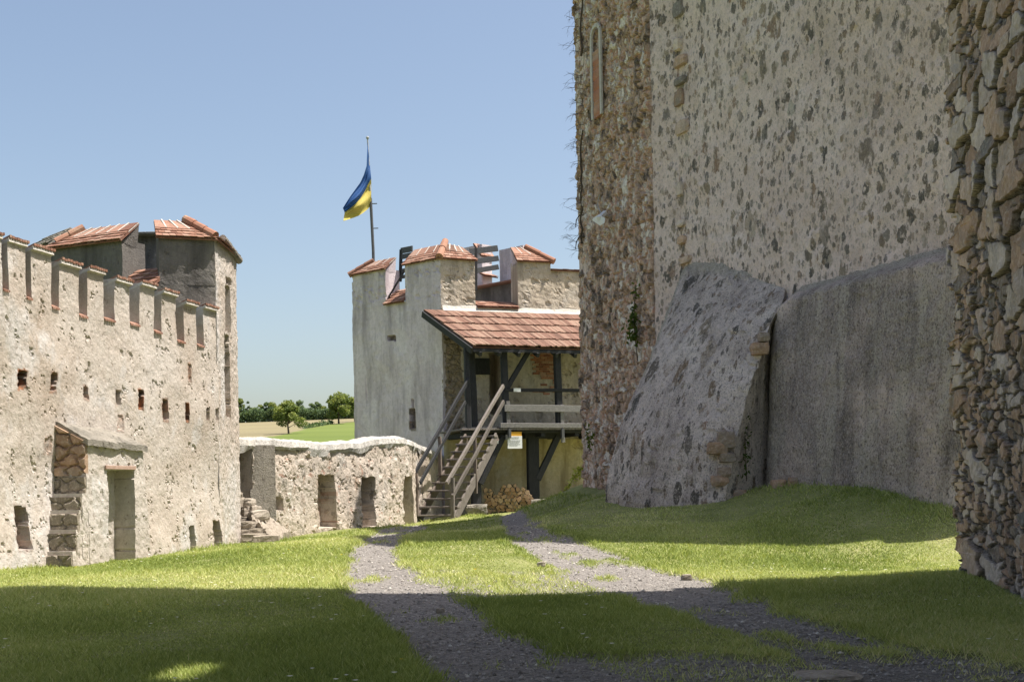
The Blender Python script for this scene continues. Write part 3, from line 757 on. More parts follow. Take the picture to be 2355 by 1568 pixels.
def cap(parent, pl, s0, s1, zt, run, rise, rows, cols, over=.09, hipL=0.0, hipR=0.0, back=False, mat='tile', th=.02, verge=True):
    """tiled cap of one merlon: slope towards the viewer, plain courses below and long flat tiles bedded in white mortar at the top"""
    e0, e1 = pl.pt(s0 - .05, zt - .03, over), pl.pt(s1 + .05, zt - .03, over)
    r0, r1 = pl.pt(s0 - .05 + hipL, zt + rise, over - run), pl.pt(s1 + .05 - hipR, zt + rise, over - run)
    k = .5
    m0, m1 = e0 + (r0 - e0) * k, e1 + (r1 - e1) * k
    mb = MB(); tiles(mb, e0, e1, m0, m1, rows, cols, th); o = mb.build('tile_roof', M[mat], parent)
    mb = MB(); tiles(mb, m0 - (r0 - m0) * .04, m1 - (r1 - m1) * .04, r0, r1, 1, max(2, cols // 2), th * .8, .0, False, 0); mb.build('flat_tile', M[mat], o)
    # pale mortar joints: a bed just under the flat tiles that shows between and below them
    nrm = np.cross(e1 - e0, r0 - e0); nrm /= np.linalg.norm(nrm)
    mb = MB(); P = [m0 - (r0 - m0) * .12, m1 - (r1 - m1) * .12, r1, r0]; P = [p + nrm * (th * .62) for p in P]; mb.hexa([p - nrm * .03 for p in P] + P)
    for c in range(1, max(2, cols // 2)):
        f = c / max(2, cols // 2); p = m0 + (m1 - m0) * f; q = r0 + (r1 - r0) * f
        mb.beam(p + nrm * th * 1.2, q + nrm * th * 1.2, .03, .03, m1 - m0)
    mb.build('mortar_bed', M['mortar'], o)
    if True:
        g = [mb_ for mb_ in [MB()]][0]
        for ee, rr_, ss in ((s0, r0, hipL), (s1, r1, hipR)):
            if ss == 0: g.add([pl.pt(ee, zt - .06, -.0), rr_ + np.array([0, 0, -.03]), pl.pt(ee, zt - .1, over - run), pl.pt(ee, zt - .14, -.2)], [np.array([[0, 1, 2, 3]])])
        if g.n: g.build('gable_infill', M['tower' if mat == 'tile' and parent.parent and parent.parent.name.startswith('gate') else 'towerdark'], o)
        mb = MB(); mb.add([r0, r1, pl.pt(s1, zt - .1, over - run), pl.pt(s0, zt - .1, over - run)], [np.array([[0, 1, 2, 3]])]); mb.build('back_infill', M['towerdark'], o)
    return e0, e1, r0, r1

# its two merlons that show, the tiled sill between them
zm = LT.hit(497, 546)[1]
for (u0, u1, v) in ((366, 497, 546), (113, 282, 560)):
    LTx = LTa if u1 == 497 else LT
    s0, s1 = LTx.hit(u0, 650)[0], LTx.hit(u1, 650)[0]
    if u1 == 497: s1 = LTa.len
    zt = LTx.hit((u0 + u1) / 2, v if u1 == 497 else 560)[1]
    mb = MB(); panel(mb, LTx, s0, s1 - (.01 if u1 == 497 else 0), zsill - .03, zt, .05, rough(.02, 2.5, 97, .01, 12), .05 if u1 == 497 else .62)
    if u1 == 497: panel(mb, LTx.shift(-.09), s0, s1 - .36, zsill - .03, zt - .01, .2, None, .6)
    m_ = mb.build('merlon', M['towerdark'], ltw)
    if u1 == 497:
        e0, e1, r0, r1 = cap(m_, LTa, s0, s1, zt, .5, .36, 3, 9, hipR=.55)
        # slope over the sunny side and the hip ridge between them
        ea, eb = T2.pt(-.05, zt - .03, .09), T2.pt(T2.len + .02, zt - .03, .09)
        mb = MB(); tiles(mb, ea, eb, r1, T2.pt(T2.len + .02, zt + .3, -.45), 4, 6); mb.build('tile_roof', M['tile'], m_)
        mb = MB(); ridge(mb, [r1 + np.array([0, 0, .06]), e1 * .92 + r1 * .08 + np.array([0, 0, .03])], .085, .3); mb.build('ridge_tile', M['ridge'], m_)
        mb = MB(); ridge(mb, [T2.pt(.55, zt + .12, .02), T2.pt(T2.len + .1, zt - .06, .04)], .075, .4); mb.build('ridge_tile', M['slab'], m_)
    else:
        e0, e1, r0, r1 = cap(m_, LT, s0, s1, zt, .5, .36, 3, 12, hipL=.55)
        mb = MB(); ridge(mb, [r0 + np.array([0, 0, .05]), e0 * .75 + r0 * .25 + np.array([.06, 0, .03])], .085, .3); mb.build('ridge_tile', M['ridge'], m_)
        mb = MB(); tiles(mb, LT.pt(s0 - .55, zt - .16, -.25), e0, LT.pt(s0 - .05, zt + .3, -.55), r0, 4, 4); mb.build('tile_roof', M['tile'], m_)
s0, s1 = LT.hit(282, 640)[0], LT.len + .05
mb = MB(); tiles(mb, LT.pt(s0 + .0, zsill - .04, .1), LT.pt(s1, zsill - .04, .1), LT.pt(s0, zsill + .33, -.42), LT.pt(s1, zsill + .33, -.42), 4, 5); mb.build('sill_tile', M['tile'], ltw)
# third merlon further round the tower, mostly hidden
pl_ = Pl(at(60, 560, 25.6), at(122, 575, 24.6)); mb = MB(); zt = pl_.hit(90, 572)[1]; panel(mb, pl_, 0, pl_.len, zsill - .5, zt, .08, rough(.02, 2, 98), .5); m_ = mb.build('merlon', M['towerdark'], ltw)
mb = MB(); tiles(mb, pl_.pt(-.1, zt - .02, .1), pl_.pt(pl_.len, zt - .02, .1), pl_.pt(.3, zt + .36, -.4), pl_.pt(pl_.len, zt + .36, -.4), 4, 5); mb.build('tile_roof', M['slab'], m_)

# ------------------------------------------------------------------ low wall with niches
LL = Pl(at(583, 1240, 26), at(952, 1205, 34))
tops = hits(LL, [Z3(x, y) for x, y in [(232, 690), (420, 690), (620, 700), (740, 715), (830, 722), (930, 708), (1080, 705), (1200, 680), (1330, 668), (1440, 672), (1515, 700)]])
def ll_top(s): return float(np.interp(s, tops[:, 0], tops[:, 1]))
nich = []
for (x0, y0, x1, y1, dep) in [(753, 940, 886, 1368, .42), (1101, 958, 1206, 1362, .4), (1448, 950, 1532, 1352, .4), (400, 1118, 472, 1228, .3)]:
    a = LL.hit(*Z3(x0, y1)); b = LL.hit(*Z3(x1, y0)); nich.append((a[0], b[0], a[1], b[1], dep))
def ll_depth(S, Z):
    e, r, r2 = worley(S, Z, .26, .19, 40, .4)
    big = (r2 > .72)
    D = .05 * fbm(p3(S * 1.5, Z * 1.5, 2), 3, 5) + .013 * fbm(p3(S * 6, Z * 6, 2), 4, 6, .6) + .007 * fbm(p3(S * 20, Z * 20, 2), 2, 7)
    D = D + np.where(big, .055 * sst(.0, .05, e) * (r - .35), 0) - .04 * sst(.33, .42, fbm(p3(S * 5, Z * 7, 3), 4, 9, .6))
    for i, (a, b, c, d, dep) in enumerate(nich): D = D - dep * rect_mask(S, Z, a, b, c, d, .035, 40 + i)
    return D
def ll_att(S, Z):
    A = .55 * ((fbm(p3(S * 6, Z * 10, 7), 3, 55) > .48) & (worley(S, Z, .2, .1, 43)[1] > .6))
    a, b, c, d, _ = nich[0]
    return np.maximum(A, .4 * ((Z < c + .85) & (Z > c + .1) & (S > b - .12) & (S < b + .12) & (fbm(p3(S * 7, Z * 7, 1), 3, 58) > .12)))
lw2 = thing('low_wall', (*LL.p, 0), 'low rubble wall with white limewashed top and two tall niches at the back of the yard', 'garden wall')
mb = MB(); panel(mb, LL, 0, LL.len, -.6, ll_top, .022, ll_depth, .55, None, ll_att); mb.build('wall_body', M['low'], lw2)
RT = Pl(at(538, 1100, 27.6), LL.p)
def rtd(S, Z):
    e, r, r2 = worley(S, Z, .3, .2, 44, .4); return .03 * fbm(p3(S * 3, Z * 3, 1), 4, 3) + .05 * sst(0, .05, e) * (r2 > .6) * r
mb = MB(); panel(mb, RT, 0, RT.len - .0, -.6, RT.hit(560, 1026)[1], .025, rtd, .5); mb.build('wall_return', M['slab'], lw2)  # return face takes the darker render: its shade is put into the colour
EN = Pl(LL.pt(LL.len, 0), at(1016, 1065, 39.6))
z_e = lambda s: ll_top(LL.len) + .18 * math.sin(min(1, s / 1.2) * math.pi) * 0 - .12 * s / EN.len * 2
mb = MB(); panel(mb, EN, 0, EN.len, -.6, z_e, .05, rough(.04, 3, 46, .02, 12), .5); mb.build('wall_return', M['low'], lw2)
def capbed(mb, pl, s0, s1, topf, h, wfront=.045, wback=.55, seed=0):
    s = np.linspace(s0, s1, int((s1 - s0) / .04) + 2); prof = [(wfront - .03, -.11), (wfront + .01, -.05), (wfront - .02, h * .6), (-.12, h), (-.3, h + .02), (-.5, h * .7), (-wback, -.02), (-wback, -.16)]
    P = np.zeros((len(s), len(prof), 3))
    for i, x in enumerate(s):
        for j, (o, z) in enumerate(prof):
            n1 = float(fbm(np.array([x * 2.2, j * .4, seed]), 3, 5)); n2 = float(fbm(np.array([x * 3.1, j * .5 + 7, seed]), 3, 6))
            drop = -.13 * max(0, float(vn(np.array([x * 1.9, 2.2, seed]), 8))) if j == 0 else 0
            n3 = float(fbm(np.array([x * 9, j * 1.7, seed]), 3, 7)); P[i, j] = pl.pt(x, topf(x) + z + .03 * n1 + .02 * n3 + drop, o + .03 * n2 + .02 * n3)
    mb.grid(P, flip=False); return mb
mb = MB(); capbed(mb, LL, -1.3, LL.len + .02, ll_top, .13)
capbed(mb, EN, -.05, EN.len, z_e, .13, .05, .55, 5)
mb.build('limewashed_coping', M['white'], lw2)

# ruined masonry at the foot of the low wall, next to the tower corner
rs = thing('ruined_masonry_stub', at(590, 1245, 25), 'broken stone masonry stub with sloping rubble top at the foot of the low wall', 'ruin')
n = 34; uu, vv = np.meshgrid(np.linspace(0, 1, n), np.linspace(0, 1, n), indexing='ij')
c4 = [at(578, 1192, 24.5), at(626, 1240, 23.8), at(672, 1228, 25.6), at(592, 1168, 26.2)]
Q = sum(np.array(c)[None, None] * w[..., None] for c, w in zip(c4, ((1 - uu) * (1 - vv), uu * (1 - vv), uu * vv, (1 - uu) * vv)))
e, r, r2 = worley(uu * 1.6, vv * 1.6, .35, .3, 71, .4)
Q[..., 2] += .06 * fbm(p3(uu * 5, vv * 5, 1), 4, 72) + .07 * sst(0, .06, e) * r
mb = MB(); mb.grid(Q, .15 + .35 * r, 0)
Qb = Q.copy(); Qb[..., 2] = -.5
for a in (0, -1): mb.grid(np.stack([Q[a], Qb[a]]), .3); mb.grid(np.stack([Q[:, a], Qb[:, a]]), .3)
mb.build('rubble_core', M['ruin'], rs)
mb = MB()
for k, (u, v, d, w, h) in enumerate([(568, 1229, 24.3, .3, .22), (568, 1206, 24.4, .4, .13), (562, 1246, 24.25, .3, .22), (588, 1244, 24.0, .42, .3), (612, 1246, 23.7, .5, .26), (594, 1224, 24.3, .34, .18), (556, 1238, 24.3, .25, .28)]):
    MB().rock(at(u, v, d), (w, .5, h), 700 + k, .12, 8, .05 + .25 * random.random(), .75, random.uniform(-.2, .2)).build('facing_stone', M['ruin'], rs)
mb = MB()
for k in range(26):
    t = random.random(); u = 545 + 62 * t; vtop = 1130 + 62 * t ** 1.3; v = random.uniform(vtop, 1198); s = random.uniform(.12, .3)
    MB().rock(at(u, v, 24.9 + .5 * random.random()), (s * 1.3, s, s * .75), 740 + k, .2, 6, .3 + .5 * random.random(), .6, random.uniform(0, 3)).build('loose_rubble', M['ruin'], rs)

# ------------------------------------------------------------------ middle tower with merlons
K = at(1016, 800, 39.5)
T1 = Pl(at(812, 800, 42.4), K)
th3 = math.radians(20); T3 = Pl(K, K[:2] + 7.2 * np.array([math.cos(th3), math.sin(th3)]))
ct = thing('gate_tower', (*K[:2], 0), 'square battlemented tower with red tiled merlons behind the timber porch', 'tower')
zs1 = T1.hit(905, 696)[1]; zs3 = T3.hit(1140, 706)[1]; ze1 = T1.hit(1016, 592)[1]; ze3 = ze1
h_slit = [T1.hit(*Z3(1488, 560)), T1.hit(*Z3(1530, 400)), T1.hit(*Z3(1500, 400)), T1.hit(*Z3(1520, 330))]
h_sq = [T1.hit(891, 785), T1.hit(909, 772)]
def t1_depth(S, Z):
    D = .05 * fbm(p3(S * .9, Z * .9, 2), 3, 101) + .012 * fbm(p3(S * 6, Z * 6, 2), 3, 102)
    D = D - .3 * rect_mask(S, Z, h_slit[0][0], h_slit[1][0], h_slit[0][1], h_slit[1][1], .03, 1) - .25 * rect_mask(S, Z, h_slit[2][0], h_slit[3][0], h_slit[2][1] - .1, h_slit[3][1], .02, 2)
    D = D - .2 * rect_mask(S, Z, h_sq[0][0], h_sq[1][0], h_sq[0][1], h_sq[1][1], .03, 3)
    return D
def t1_att(S, Z):
    return .8 * rect_mask(S, Z, h_slit[0][0] - .03, h_slit[1][0] + .03, h_slit[0][1] - .1, h_slit[1][1], .05, 1) + .7 * rect_mask(S, Z, h_sq[0][0], h_sq[1][0], h_sq[0][1], h_sq[1][1], .05, 3)
mb = MB(); panel(mb, T1, 0, T1.len, -.6, zs1 - .02, .05, t1_depth, .7, None, t1_att); mb.build('tower_wall', M['tower'], ct)
dr = [T3.hit(1127, 945), T3.hit(1151, 812)]
br = [T3.hit(1229, 897), T3.hit(1273, 805)]; er = [T3.hit(1010, 985), T3.hit(1070, 752)]
zland = 1.68 + EYE
def t3_depth(S, Z):
    D = .03 * fbm(p3(S * 1.5, Z * 1.5, 4), 3, 105) + .025 * fbm(p3(S * 7, Z * 6, 4), 4, 106, .6) - .05 * sst(.28, .4, fbm(p3(S * 3, Z * 4, 5), 4, 107, .6))
    D = D - .6 * rect_mask(S, Z, dr[0][0], dr[1][0], dr[0][1] - .1, dr[1][1], .02, 5)
    e = erod(S, Z); ew, r, _ = worley(S, Z, .25, .16, 109, .35)
    return D - e * (.09 - .06 * sst(0, .04, ew) * (.4 + r))
def erod(S, Z):
    s = S + .16 * fbm(p3(S * 2, Z * 2.2, 2), 4, 108, .6)
    return ((s > er[0][0] - .3) & (s < er[1][0] - .1) & (Z < er[1][1]) & (Z > er[0][1] - .3)).astype(float)
def t3_att(S, Z):
    b = ((S > br[0][0]) & (S < br[1][0] + .05 * fbm(p3(S, Z * 5, 1), 2, 3)) & (Z > br[0][1] + .5 * fbm(p3(S * 3, Z, 1), 2, 4)))
    return .75 * erod(S, Z)
mb = MB(); panel(mb, T3, 0, T3.len, zland - .25, zs3 - .02, .04, t3_depth, .7, None, t3_att); mb.build('tower_wall', M['towerwarm'], ct)
mb = MB(); mb.hexa([T3.pt(s, z, o) for z in (dr[0][1] - .15, dr[1][1] + .1) for s, o in ((dr[0][0] - .1, -.72), (dr[1][0] + .1, -.72), (dr[1][0] + .1, -.78), (dr[0][0] - .1, -.78))]); mb.build('doorway_back', M['void'], ct)
mb = MB(); panel(mb, T3, 0, T3.len, -.6, zland - .24, .05, lambda S, Z: .02 + .03 * fbm(p3(S * 1.2, Z * 1.2, 7), 4, 112) - .06 * sst(.2, .34, fbm(p3(S * 3, Z * 3, 5), 4, 113, .6)) * (S > 4.2), .7); mb.build('tower_base', M['yellow'], ct)
# patch of bare brick in the wall above the landing
mb = MB(); bs0, bs1 = br[0][0], br[1][0]; random.seed(3); z = br[0][1] - .15; row = 0
while z < br[1][1] + .1:
    x = bs0 - (.12 if row % 2 else 0) + .1 * float(vn(np.array([z * 2.3, 0, 0]), 4)); xe = bs1 + .12 * float(vn(np.array([z * 1.7, 5, 0]), 4))
    if z < br[0][1] + .5: x += .25 * random.random()
    while x < xe:
        if random.random() < (.95 if z > br[0][1] + .4 else .5): mb.hexa([T3.pt(a, b, o) for b in (z, z + .062) for a, o in ((x, .035), (x + .225, .035), (x + .225, -.04), (x, -.04))], random.random())
        x += .24
    z += .075; row += 1
mb.build('bare_brick_patch', M['brick'], ct)
# other two sides
far = T3.pt(T3.len, 0); b1 = T1.pt(0, 0) + np.array([4.6, 5.2, 0]); mb = MB()
for p, q in ((far, far + np.array([-1.6, 4.6, 0])), (far + np.array([-1.6, 4.6, 0]), b1), (b1, T1.pt(0, 0))):
    pl_ = Pl(p, q); panel(mb, pl_, 0, pl_.len, -.6, zs3 - .1, .3, rough(.03, 2, 115), .6)
mb.build('tower_wall', M['tower'], ct)
mb = MB(); mb.add([tuple(T1.pt(.1, 0)[:2]) + (zs3 - 1.1,), tuple(T3.pt(.1, 0)[:2]) + (zs3 - 1.1,), tuple(far[:2]) + (zs3 - 1.1,), tuple(far[:2] + np.array([-1.6, 4.6])) + (zs3 - 1.1,), tuple(b1[:2]) + (zs3 - 1.1,)], [np.arange(5)]); mb.build('wall_walk', M['woodgrey'], ct)
def merlon(pl, s0, s1, zb, zt, mat, seed, thick=.65, x=0.0):
    mb = MB(); panel(mb, pl, s0, s1, zb - .03, zt, .045, lambda S, Z: rough(.02, 2.5, seed, .014, 11)(S, Z) - .04 * sst(.25, .38, fbm(p3(S * 4, Z * 4, seed), 4, seed, .6)), thick)
    return mb.build('merlon', M[mat], ct)
# left merlon, corner merlon (two sides), right merlon, low parapet at the far right
a0, a1 = 0.0, T1.hit(886, 640)[0]
m_ = merlon(T1, a0, a1, zs1, ze1, 'tower', 120)
e0, e1, r0, r1 = cap(m_, T1, a0, a1, ze1, .55, .42, 3, 8, hipL=.7)
mb = MB(); ridge(mb, [r0 + np.array([0, 0, .05]), e0 + np.array([0, 0, .02])], .1, .4); mb.build('ridge_tile', M['tile'], m_)
mb = MB(); tiles(mb, T1.pt(-.12, ze1 - .05, -1.1), e0, r0 + np.array([.1, .4, 0]), r0, 3, 4); mb.build('tile_roof', M['tile'], m_)
c0 = T1.hit(931, 640)[0]; c1 = T3.hit(1092, 640)[0]
m_ = merlon(T1, c0, T1.len, zs1, ze1, 'tower', 122)
e0, e1, r0, r1 = cap(m_, T1, c0, T1.len, ze1, .6, .55, 3, 8, hipR=.3)
m2_ = merlon(T3, 0, c1, zs3, ze3, 'towerwarm', 124)
f0, f1 = T3.pt(-.05, ze3 - .03, .09), T3.pt(c1 + .08, ze3 - .05, .09); g1 = T3.pt(c1 - .25, ze3 + .46, -.5)
mb = MB(); k = .5; tiles(mb, f0, f1, f0 + (r1 - f0) * k, f1 + (g1 - f1) * k, 3, 7, .024); o_ = mb.build('tile_roof', M['tile'], m2_)
n0, n1 = f0 + (r1 - f0) * k, f1 + (g1 - f1) * k
mb = MB(); tiles(mb, n0, n1, r1, g1, 1, 4, .02, 0, False, 0); mb.build('flat_tile', M['tilebright'], o_)
mb = MB()
for f in (0.02, .25, .5, .75): mb.beam(n0 + (n1 - n0) * f + np.array([0, 0, .035]), r1 + (g1 - r1) * f + np.array([0, 0, .035]), .05, .03, n1 - n0)
mb.beam(n0 + np.array([0, 0, .02]), n1 + np.array([0, 0, .02]), .05, .03); mb.build('mortar_bed', M['white'], o_)
mb = MB(); ridge(mb, [r1 + np.array([0, 0, .1]), (e1 + f0) / 2 + np.array([0, 0, .05])], .12, .45); mb.build('ridge_tile', M['ridge'], m2_)
q0, q1 = T3.hit(1190, 640)[0], T3.hit(1266, 640)[0]
m_ = merlon(T3, q0, q1, zs3, ze3 + .03, 'towerwarm', 126)
e0, e1, r0, r1 = cap(m_, T3, q0, q1, ze3 + .03, .6, .52, 3, 6, hipR=.75)
mb = MB(); ridge(mb, [r1 + np.array([0, 0, .06]), e1 + np.array([.05, 0, .03])], .1, .5); mb.build('ridge_tile', M['ridge'], m_)
mb = MB(); tiles(mb, e1, T3.pt(q1 + .15, ze3 - .05, -1.1), r1, r1 + np.array([0, .4, 0]), 3, 4); mb.build('tile_roof', M['tile'], m_)
zp = T3.hit(1300, 623)[1]
m_ = merlon(T3, q1 + .003, T3.hit(1342, 640)[0], zs3, zp, 'towerwarm', 128, .5)
mb = MB(); tiles(mb, T3.pt(q1 + .02, zp - .0, .07), T3.pt(T3.hit(1344, 640)[0], zp - .0, .07), T3.pt(q1 + .02, zp + .1, -.5), T3.pt(T3.hit(1344, 640)[0], zp + .1, -.5), 2, 6); mb.build('tile_coping', M['tile'], m_)
# tiled sills of the two gaps
mb = MB(); tiles(mb, T1.pt(a1 - .02, zs1 - .04, .12), T1.pt(c0 + .0, zs1 - .04, .12), T1.pt(a1, zs1 + .5, -.55), T1.pt(c0, zs1 + .5, -.55), 5, 4, .024); mb.build('sill_tile', M['tile'], ct)
mb = MB(); tiles(mb, T3.pt(c1 + .03, zs3 - .03, .14), T3.pt(q0, zs3 - .03, .14), T3.pt(c1 + .02, zs3 + .24, -.6), T3.pt(q0, zs3 + .24, -.6), 3, 6, .024); mb.build('sill_tile', M['tile'], ct)
# far parapet and merlons seen through the gap
BK = Pl(at(1060, 640, 45.5), at(1205, 640, 43.2)); zb = BK.hit(1140, 657)[1]
mb = MB(); panel(mb, BK, -1.5, BK.len + 1, zs3 - 1.2, zb - .02, .1, rough(.03, 2, 130), .5); mb.build('rear_parapet', M['towerdark'], ct)
mb = MB(); mb.beam(BK.pt(-1.4, zb + .02, .03), BK.pt(BK.len + 1, zb + .02, .03), .06, .6, (0, 0, 1)); mb.build('parapet_coping', M['tile'], ct)
ba, bb = BK.hit(1060, 640)[0], BK.hit(1109, 640)[0]; zbm = BK.hit(1100, 563)[1]
mb = MB(); panel(mb, BK, ba - .6, bb, zb, zbm, .06, rough(.02, 3, 132), .5); m_ = mb.build('merlon', M['tower'], ct)
mb = MB(); tiles(mb, BK.pt(bb + .05, zbm - .45, .1), BK.pt(bb + .05, zbm - .45, -.6), BK.pt(bb - .35, zbm + .06, .1), BK.pt(bb - .35, zbm + .06, -.6), 3, 4); mb.build('tile_coping', M['tile'], m_); mb = MB(); tiles(mb, BK.pt(bb + .22, zb + .42, .1), BK.pt(bb + .22, zb + .42, -.6), BK.pt(bb - .05, zb + .55, .1), BK.pt(bb - .05, zb + .55, -.6), 1, 4); mb.build('tile_coping', M['tile'], m_)
mb = MB(); bc = BK.hit(1149, 640)[0]; panel(mb, BK, bc, bc + 1.2, zb, BK.hit(1150, 575)[1], .06, rough(.02, 3, 133), .5); mb.build('merlon', M['tower'], ct)
# timber guard rails inside the gaps
def rails(pl, lst, off, posts, name='guard_rail'):
    for (u0, v0, u1, v1, w) in lst:
        mb = MB(); a, b = pl.hit(u0, v0, off), pl.hit(u1, v1, off); mb.beam(pl.pt(a[0], a[1], off), pl.pt(b[0], b[1], off), .05, w, None if False else np.array([*pl.n, 0])); mb.build(name, M['steelwood'], ct)
    for (u0, v0, u1, v1, w) in posts:
        mb = MB(); a, b = pl.hit(u0, v0, off), pl.hit(u1, v1, off); mb.beam(pl.pt(a[0], a[1], off), pl.pt(b[0], b[1], off), w, .06, np.array([*pl.d, 0])); mb.build('rail_post', M['wooddark'], ct)
M['steelwood'] = m_simple('blue_grey_timber', (.06, .065, .072), (.11, .115, .125), 6, .8, .4, .25, (2, 8, 8))
rails(T3, [(1080, 579, 1144, 571, .2), (1080, 603, 1146, 594, .18), (1080, 625, 1146, 614, .17)], -.75, [(1094, 570, 1094, 668, .09)])
rails(T1, [(922, 577, 948, 572, .2), (922, 591, 948, 586, .17), (920, 608, 940, 604, .14), (920, 624, 940, 620, .14), (920, 638, 940, 634, .12)], -.75, [(922, 574, 920, 648, .12)])
mb = MB(); a = T1.hit(886, 690); b = T1.hit(914, 585); mb.beam(T1.pt(a[0] + .05, a[1] + .1, -.1), T1.pt(b[0] - .02, b[1], -.72), .06, .1); mb.build('rail_brace', M['wooddark'], ct)

# ------------------------------------------------------------------ flag on its pole
fb, ft = at(858, 577, 42.9), at(845, 320, 42.9)
fl = thing('flagpole', (*fb[:2], fb[2]), 'slim grey flagpole on the middle tower flying a blue and yellow flag', 'flag')
fb2 = fb - np.array([0, 0, .9])
mb = MB(); fm = fb + (ft - fb) * .47; mb.tube([fb2, fb, fm], .055, 8); mb.build('lower_pole', M['steeldark'], fl)
mb = MB(); mb.tube([fm, ft], [.035, .025], 8); mb.rock(ft + np.array([0, 0, .04]), (.09, .09, .09), 3, 0, 5, .5, 0); mb.build('upper_pole', M['metal'], fl)
mb = MB()
for f in (.2, .42): p = fb + (ft - fb) * f; MB().beam(p, p + np.array([.22, -.02, 0]), .03, .03).build('pole_cleat', M['steeldark'], fl)
def fcurve(pts, t):
    pts = np.array(pts, float); x = np.linspace(0, 1, len(pts)); d = np.r_[0, np.cumsum(np.linalg.norm(np.diff(pts, axis=0), axis=1))]; d /= d[-1]
    return np.stack([np.interp(t, d, pts[:, 0]), np.interp(t, d, pts[:, 1])], -1)
top = [Z4(262, 95), Z4(258, 190), Z4(254, 290), Z4(232, 360), Z4(205, 420), Z4(165, 475), Z4(125, 530), Z4(92, 580), Z4(66, 622)]
mid = [Z4(291, 390), Z4(262, 440), Z4(240, 490), Z4(205, 545), Z4(165, 590), Z4(120, 628), Z4(80, 656)]
bot = [Z4(291, 600), Z4(262, 632), Z4(235, 655), Z4(195, 682), Z4(150, 700), Z4(110, 712), Z4(70, 726)]
polep = lambda t: (np.array(Z4(262, 95)) * (1 - t) + np.array(Z4(291, 600)) * t)
n = 40; t = np.linspace(0, 1, n); ca, cm, cb = fcurve(top, t), fcurve(mid, t), fcurve(bot, t)
def cloth(A_, B_, w0, w1, name, mat):
    m = 18; P = np.zeros((n, m, 3))
    for i in range(n):
        for j in range(m):
            k = j / (m - 1); u, v = A_[i] * (1 - k) + B_[i] * k
            kk = w0 + (w1 - w0) * k
            d = 42.85 - .9 * t[i] - .16 * math.sin(9 * t[i] + 5 * kk) * t[i] ** .5 - .1 * math.sin(17 * kk + 4 * t[i])
            P[i, j] = at(u, v, d)
    mb = MB(); mb.grid(P); return mb.build(name, M[mat], fl, True)
cloth(ca, cm, 0, .5, 'blue_cloth', 'flagblue'); cloth(cm, cb, .5, 1, 'yellow_cloth', 'flagyellow')

# ------------------------------------------------------------------ timber porch
PF = T3.shift(2.4); side = np.array([*PF.d, 0]); outn = np.array([*PF.n, 0])
po = thing('timber_porch', (*PF.pt(1.5, 0)[:2], zland), 'dark timber porch and landing under a red tiled lean-to roof', 'porch')
def pbar(name, u0, v0, u1, v1, w, h=.14, off=0.0, mat='wooddark', par=None, vert=None):
    a, b = PF.hit(u0, v0, off), PF.hit(u1, v1, off); mb = MB()
    mb.beam(PF.pt(a[0], a[1], off), PF.pt(b[0], b[1], off), w, h, side if abs(v1 - v0) > abs(u1 - u0) * .6 else (0, 0, 1), random.random(), 4, .004)
    return mb.build(name, M[mat], par or po)
rz = T3.hit(1000, 716)[1]; ez = PF.hit(1100, 798, .35)[1]
R0, R1 = T3.pt(-.62, rz, .08), T3.pt(6.6, rz, .08); E0, E1 = PF.pt(PF.hit(1087, 797, .35)[0], ez, .35), PF.pt(6.4, ez, .35)
mb = MB(); tiles(mb, E0, E1, R0, R1, 5, 68, .042, .03); rf = mb.build('tile_roof', M['tilebright'], po)
mb = MB(); dn = np.array([0, 0, -.09])
mb.hexa([E0 + dn * 1.6, E1 + dn * 1.6, R1 + dn * 1.6, R0 + dn * 1.6, E0 + dn * .6, E1 + dn * .6, R1 + dn * .6, R0 + dn * .6]); mb.build('roof_boarding', M['wooddark'], rf)
mb = MB(); mb.beam(R0 + dn * 1.3 + side * -.03, E0 + dn * 1.3 + side * -.03, .07, .2, side); mb.build('barge_board', M['wooddark'], rf)
for k in range(10):
    f = .04 + k * .1; mb = MB(); a = R0 + (R1 - R0) * f + dn * 2.4; b = E0 + (E1 - E0) * f + dn * 2.4; mb.beam(a, b, .1, .14, side); mb.build('rafter', M['wooddark'], rf)
mb = MB(); s = np.linspace(-.62, 6.6, 90)
P = np.array([[T3.pt(x, rz + .2 + .05 * float(fbm(np.array([x * 2.3, 1, 1]), 3, 5)), .03), T3.pt(x, rz + .1, .075), T3.pt(x, rz + .02, .16 + .02 * float(vn(np.array([x * 3, 0, 0]), 3)))] for x in s[s > .0]])
mb.grid(P, flip=True); mb.build('mortar_flashing', M['mortar'], po)
# posts, braces, beams
pbar('post', 1072, 799, 1077, 986, .16, .16); pbar('post', 1083, 803, 1091, 986, .2, .18, -.35)
pbar('post', 1157, 801, 1165, 984, .2, .18); pbar('post', 1280, 803, 1286, 984, .21, .18); pbar('post', 1345, 803, 1349, 986, .1, .18)
pbar('brace', 1167, 890, 1217, 804, .15, .12)
pbar('eave_beam', 1078, 801, 1360, 806, .16, .18)
pbar('handrail', 1160, 896.5, 1360, 898, .1, .12, .06)
pbar('guard_board', 1160, 938, 1362, 940, .21, .05, .16, 'woodrail')
pbar('floor_board', 1150, 978, 1362, 979, .15, .08, .18, 'woodrail')
pbar('guard_post', 1167, 922, 1169, 975, .12, .06, .11, 'woodrail'); pbar('guard_post', 1291, 930, 1293, 975, .11, .06, .11, 'woodrail')
pbar('floor_beam', 1060, 988.5, 1362, 990, .15, .16)
mb = MB()
for k in range(30):
    s = -.1 + k * .22; mb.beam(PF.pt(s, zland - .02, .2), PF.pt(s, zland - .02, -2.35), .205, .05, side, random.random())
mb.build('floor', M['woodgrey'], po)
for k in range(6):
    s = .2 + k * 1.15; mb = MB(); mb.beam(PF.pt(s, zland - .16, .05), PF.pt(s, zland - .16, -2.35), .14, .18, side); mb.build('joist', M['wooddark'], po)
